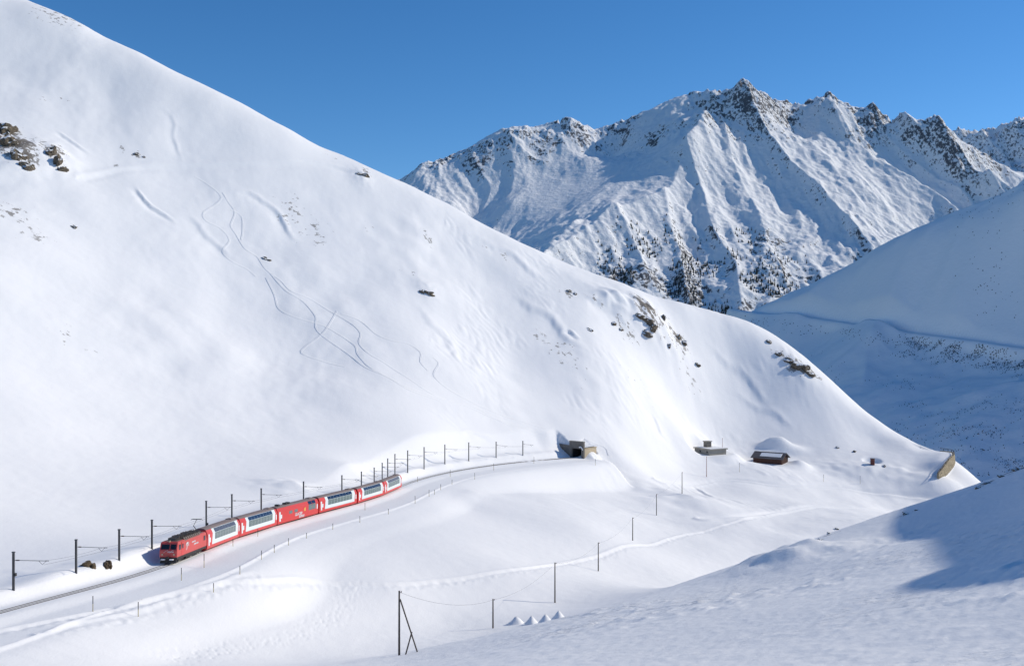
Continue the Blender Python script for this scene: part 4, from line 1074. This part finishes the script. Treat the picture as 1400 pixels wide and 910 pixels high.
# ------------------------------------------------------------------ stone retaining wall with guard rail on the bend
wc = WALL
rw = empty('retaining_wall', tuple(wc[0])); o3 = np.array(wc[0])
tag(rw, 'curved pale stone retaining wall holding the road bend at the end of the spur', 'wall')
mb = MB()
nw = len(wc); tk = 0.6
for i, p in enumerate(wc):
    d = wc[min(i+1, nw-1)]-wc[max(i-1, 0)]; n = np.array([d[1], -d[0], 0]); n /= np.linalg.norm(n)
    dep = 0.5+3.0*math.sin(min(1.0, i/(nw*0.75))*math.pi*0.9)**0.8 if i < nw*0.75 else 0.8
    for q in (p-o3, p-o3-n*tk, p-o3-n*tk-[0, 0, 7.0], p-o3+n*0.3-[0, 0, dep+0.6]): mb.v.append(tuple(q))
for i in range(nw-1):
    for j in range(4):
        a, b = i*4+j, i*4+(j+1) % 4; mb.f.append((a, b, b+4, a+4))
mb.f.append((0, 1, 2, 3)); mb.f.append(tuple(4*(nw-1)+j for j in (3, 2, 1, 0)))
mb.build('masonry', M['stone'], rw)
rl = [tuple(p-o3+np.array([-0.25, 0, 0.85])) for p in wc]
MB().tube(rl, 0.12, 5).build('guard_rail', M['dark'], rw)
for i in range(0, nw, 3):
    q = wc[i]-o3; MB().box(q[0]-0.33, q[0]-0.17, q[1]-0.08, q[1]+0.08, q[2]-0.4, q[2]+0.75).build('rail_post', M['dark'], rw)
q0, q1 = ground_ray(1262, 614.5, 300), ground_ray(1281, 615, 300)
if q0 is not None and q1 is not None:
    fr_ = empty('road_barrier', tuple(q0)); tag(fr_, 'short dark guard rail on the snowy road behind the bend', 'guard rail')
    dlt = q1-q0; MB().tube([(0, 0, 0.6), (dlt[0], dlt[1], dlt[2]+0.6)], 0.13, 5).build('rail', M['dark'], fr_)
    for t in (0.05, 0.35, 0.65, 0.95):
        c = dlt*t; MB().box(c[0]-0.08, c[0]+0.08, c[1]-0.08, c[1]+0.08, c[2]-0.5, c[2]+0.55).build('rail_post', M['dark'], fr_)

# ------------------------------------------------------------------ snow cones behind the near slope
def lump(name, mat, rx, ry, rz, seed, sub=3, rough=0.35, cone=False, freq=1.4):
    bm = bmesh.new(); bmesh.ops.create_icosphere(bm, subdivisions=sub, radius=1.0)
    from mathutils import noise as mn
    off = Vector((seed*3.17, seed*1.91, seed*0.73))
    for v in bm.verts:
        d = v.co.copy()
        f = 1+rough*(mn.noise(d*freq+off)+0.5*mn.noise(d*freq*2.3+off)+0.3*abs(mn.noise(d*freq*5+off)))
        if cone:
            r = math.hypot(d.x, d.y); z = d.z
            v.co = Vector((d.x*1.0*f, d.y*1.0*f, (1-min(1, r))*1.0*f if z > 0 else -0.3))
        else: v.co = d*f
        v.co = Vector((v.co.x*rx, v.co.y*ry, v.co.z*rz))
    me = bpy.data.meshes.new(name); bm.to_mesh(me); bm.free()
    if cone: me.polygons.foreach_set('use_smooth', [True]*len(me.polygons))
    me.materials.append(mat); return me
CONES = [(706,842.5,857,9.5,'smallest-tipped left end'),(727,842,856,9,''),(745.7,839.5,854,10,''),(764,837.4,852,9,'')]
clab = ['pointed snow cone at the pole end of the row of four', 'second snow cone from the telegraph pole in the row of four', 'third snow cone from the telegraph pole, broadest of the row', 'last snow cone of the row, farthest from the telegraph pole']
for k, (px, y0, y1, hw2, _) in enumerate(CONES):
    g = ground_ray(px, min(y1, 852), 128); sc = g[1]/F
    zt = -(y0-CY)/F*g[1]; hh = max(1.2, zt-g[2])
    o = link('snow_heap', lump('snow_heap', M['snowclump'], hw2*sc*1.15, hw2*sc*1.15, hh*1.05, 3+k, 3, 0.16, True), None, tuple(g))
    tag(o, clab[k], 'snow heap', 'snow cones behind the near slope')

# ------------------------------------------------------------------ rocks
def rock_cluster(label, parts, mat='rock', name='rock_outcrop', d0=120, fan=0):
    """parts: (px, py, half-width px, half-height px)"""
    g0 = ground_ray(parts[0][0], parts[0][1], d0)
    r = empty(name, tuple(g0)); tag(r, label, 'rock', None)
    for i, (px, py, w_, h_) in enumerate(parts):
        g = ground_ray(px, py, d0); sc = g[1]/F
        o = link('rock', lump('rock', M[mat], w_*sc*1.1, max(w_*0.8, h_*1.3)*sc, h_*sc*1.15, i*1.7+px*0.31, 3, 0.62, False, 1.15), r, tuple(g-g0-np.array([0, 0, (0.05 if mat == 'rock_bare' else 0.42)*h_*sc])), (0.15*math.sin(px), 0.3, 0.5*math.sin(px*1.3)))
    return r
rock_cluster('large dark crag breaking through the snow high on the left slope', [(8,178,8,11),(14,196,9,11),(24,214,10,9),(36,226,8,7),(4,190,7,9)])
rock_cluster('narrow dark rock rib beside the large crag on the left slope', [(70,208,5,8),(78,220,5,9),(85,231,5,6)])
rock_cluster('lone flat brown rock in the middle of the open slope', [(585,399,8,3.5),(578,398,4,3)])
rock_cluster('snow-streaked crag on the spur shoulder above the tunnel', [(876,432,8,4),(886,438,7,5),(892,446,5,6),(884,455,7,3.5),(906,433,3,5)])
rock_cluster('broken rocks trailing down the spur below the crag', [(927,460,3,4.5),(934,467,3,4),(914,471,2,3),(953,498,3.5,2.5)])
rock_cluster('brown cliff on the edge of the spur against the shaded hill', [(1078,491,6,4),(1090,499,8,6),(1100,503,7,6),(1108,511,6,4),(1064,484,4,3),(1050,466,4,3)])
rock_cluster('small dark rock on the skyline of the slope', [(499,239,5,3),(491,237,4,2)])
rock_cluster('small rock beside the ski tracks on the slope', [(362,353,4,2.5),(368,356,3,2)])
rock_cluster('small isolated rock on the snow below the large crag', [(101,310,3.5,3)])
rock_cluster('tiny pair of rocks high on the slope between the drifts', [(187,210,3,2.5),(196,214,2,1.5)])
rock_cluster('rocks beside the shadowed hollow on the spur', [(806,450,4,2),(838,442,4,3),(848,450,3,2)])
rock_cluster('scattered little rocks near the skyline above the tunnel', [(778,398,4,2.5),(786,401,3,2)])
rock_cluster('tiny rocks on the slope edge beside the box hut', [(1144,611,2.5,2.5),(1168,617,2,2.5),(1208,637,2,3)], d0=300)
rock_cluster('brown bare boulder in the snow bank beside the track', [(121,772.5,8,5.5),(127,774,4,4)], 'rock_bare', 'boulder', 60)
rock_cluster('smaller brown boulder pair in the snow bank near the third mast', [(146,772,4.5,5.5),(151,774.5,2.2,3)], 'rock_bare', 'boulder', 60)
rock_cluster('brown grassy rocks on the rim of the near slope', [(1135,729,5,2.5),(1146,723,4,2),(1122,738,5,2)], 'rock', 'rock_outcrop', 60)
rock_cluster('brown rocks at the top of the near slope rim', [(1352,660,5,3),(1338,667,4,2.5),(1372,651,5,2.5),(1392,642,7,3)], 'rock', 'rock_outcrop', 60)
rock_cluster('low rock breaking the crust of the near slope rim', [(1240,702,5,2),(1254,697,3,1.5)], 'rock', 'rock_outcrop', 60)

# ------------------------------------------------------------------ ski tracks: pressed grooves with raised lips
SKI = [
 [(266.5,241),(281,250),(301,266.5),(299,275.6),(279,290),(281,301),(301,312),(313.6,328),(304.6,343.6),(315.5,356),(337,367),(350,378)],
 [(304.6,263),(312,275.6),(321,290),(315.5,308),(322.7,320),(335.4,340),(351.7,351),(362.6,367),(384,383.5),(399,398),(428,410.6),(458,429),(480,442),(493,455.5),(491,469),(503,482),(529,498),(555.5,515),(582,533),(608,546),(648,556),(681,574),(714,587.5),(747,594)],
 [(315.5,286.5),(330,295.5),(332,312),(330,328)],
 [(370,374),(391.6,398),(417,414),(431.5,432.4),(431.5,447),(442,459.6),(476,483.5),(499.5,501.7),(529,515),(559,530),(602,544.5),(641,556),(674,571),(707,582.5),(740,592)],
 [(364,380),(375,403),(381,421.5),(399,432),(431.5,441.5),(450,449),(483,470),(489.6,485),(506,502),(532,516.5),(560,533),(600,547)],
 [(460.5,425),(444,452),(415,476),(417,485),(471,501)],
 [(466.5,429),(493,439),(512.6,455.5),(536,465.5),(559,470),(575,482),(575,495),(585,506.6)],
 [(592,488.5),(600,497),(594,508),(595,516.5),(615,533),(648,551),(687.5,567.6),(730,581),(773,596)],
 [(800,601),(815,606),(828,612),(832,622)],
]
def ribbon(px_list, half=0.42, lip=0.13):
    pts = []
    for p in px_list:
        g = ground_ray(*p, 120)
        if g is not None: pts.append(g[:2])
    pl = resample(np.c_[crom(pts, 8), np.zeros(len(crom(pts, 8)))], 1.2)[:, :2]
    d = np.gradient(pl, axis=0); d /= np.linalg.norm(d, axis=1)[:, None]+1e-9; n = np.c_[d[:, 1], -d[:, 0]]
    offs = [(-1.0, -0.12), (-0.62, lip), (-0.28, 0.035), (0.28, 0.035), (0.62, lip), (1.0, -0.12)]
    X = np.stack([pl[:, 0]+n[:, 0]*o*half for o, _ in offs], 1); Y = np.stack([pl[:, 1]+n[:, 1]*o*half for o, _ in offs], 1)
    Z = ground_z(X, Y)+np.array([z for _, z in offs])[None]
    o = grid_mesh('ski_track', X, Y, Z+0.02, M['snowclump']); tag(o, kind='structure'); return o
for k in SKI: ribbon(k)

# ------------------------------------------------------------------ far forest and scrub (masses)
rng = np.random.RandomState(7)
def scatter_cones(name, pos, hgt, wid, mat, label, sides=5, tiers=2):
    """many low-poly conical tufts in one mesh"""
    n = len(pos); ang = np.arange(sides)*2*np.pi/sides; V = []; Fc = []; a0 = pos[:, :1]*1.7
    for t in range(tiers):
        r = (wid*(1-0.38*t))[:, None]; zb = pos[:, 2]-0.5+hgt*0.42*t; zt_ = pos[:, 2]+hgt*((0.62+0.38*t) if tiers > 1 else 1.0)
        ring = np.stack([pos[:, :1]+r*np.cos(ang+a0), pos[:, 1:2]+r*np.sin(ang+a0), np.repeat(zb[:, None], sides, 1)], -1)
        V.append(np.concatenate([ring, np.c_[pos[:, 0], pos[:, 1], zt_][:, None, :]], 1).reshape(-1, 3))
        base = (t*n+np.arange(n))[:, None]*(sides+1)
        j = np.arange(sides)
        Fc.append(np.stack([base+j, base+(j+1) % sides, np.repeat(base+sides, sides, 1)], -1).reshape(-1, 3))
    me = bpy.data.meshes.new(name); me.from_pydata(np.concatenate(V).tolist(), [], np.concatenate(Fc).tolist()); me.materials.append(mat)
    o = bpy.data.objects.new(name, me); COL.objects.link(o); tag(o, label, name, None, 'stuff'); return o
M['conifer'] = plain('dark_conifer', (0.03, 0.036, 0.03), 0.9, var=0.3, ns=0.02)
M['scrub'] = plain('bare_scrub', (0.055, 0.05, 0.05), 0.95, var=0.3, ns=0.05)
n = 26000; X = rng.uniform(-50, 1150, n); Y = rng.uniform(2350, 3150, n)
def from_grid(gx, gy, g, x, y):
    j = np.clip(np.searchsorted(gx, x)-1, 0, len(gx)-2); i = np.clip(np.searchsorted(gy, y)-1, 0, len(gy)-2)
    u = (x-gx[j])/(gx[j+1]-gx[j]); v = (y-gy[i])/(gy[i+1]-gy[i])
    return (g[i, j]*(1-u)+g[i, j+1]*u)*(1-v)+(g[i+1, j]*(1-u)+g[i+1, j+1]*u)*v
Zt = from_grid(MX[0], MY[:, 0], MZ, X, Y); St = from_grid(MX[0], MY[:, 0], sl_, X, Y)
PX = CX+F*X/Y; PY = CY-F*Zt/Y
dens = sstep(285, 385, PY-0.05*(PX-900))*sstep(790, 860, PX)*sstep(1120, 1040, PX)*sstep(-0.15, 0.35, noise(X/110, Y/110, 601))*sstep(0.2, 0.6, St)
k = rng.uniform(0, 1, n) < dens*0.55
pos = np.c_[X, Y, Zt][k][:2600]
scatter_cones('forest', pos, rng.uniform(6, 13, len(pos)), rng.uniform(1.6, 2.8, len(pos)), M['conifer'], 'dark conifers scattered over the lower cliffs of the far mountain')
n = 320000; X = rng.uniform(180, 620, n); Y = rng.uniform(600, 1350, n)
Zt = from_grid(X3[0], Y3[:, 0], Z3.reshape(X3.shape), X, Y)
PX = CX+F*X/Y; PY = CY-F*Zt/Y
road = np.interp(PX, [1000,1040,1150,1250,1330,1400,1500], [424,428,440,455,465,476,490])
dd_ = PY-road
band = sstep(2, 8, dd_)*sstep(45, 10, dd_)*sstep(1190, 1290, PX)*3.2 + 0.25*sstep(3, 8, dd_)*sstep(30, 12, dd_)
low = 0.9*sstep(40, 140, dd_)*sstep(1010, 1120, PX)*sstep(-0.05, 0.45, noise(X/45, Y/45, 611))+0.5*sstep(110, 180, dd_)
up = 0.10*sstep(-10, -60, dd_)*sstep(1280, 1380, PX)
ac = np.clip(band+low+up, 0, 3.0)*sstep(-0.55, 0.5, fbm(X/30, Y/14, 3, 612))
k = rng.uniform(0, 1, n) < ac*0.30
pos = np.c_[X, Y, Zt][k][:26000]
scatter_cones('scrub', pos, rng.uniform(0.25, 0.9, len(pos)), rng.uniform(0.3, 0.95, len(pos)), M['scrub'], 'dark bare alder scrub dotting the shaded hillside', 5, 1)
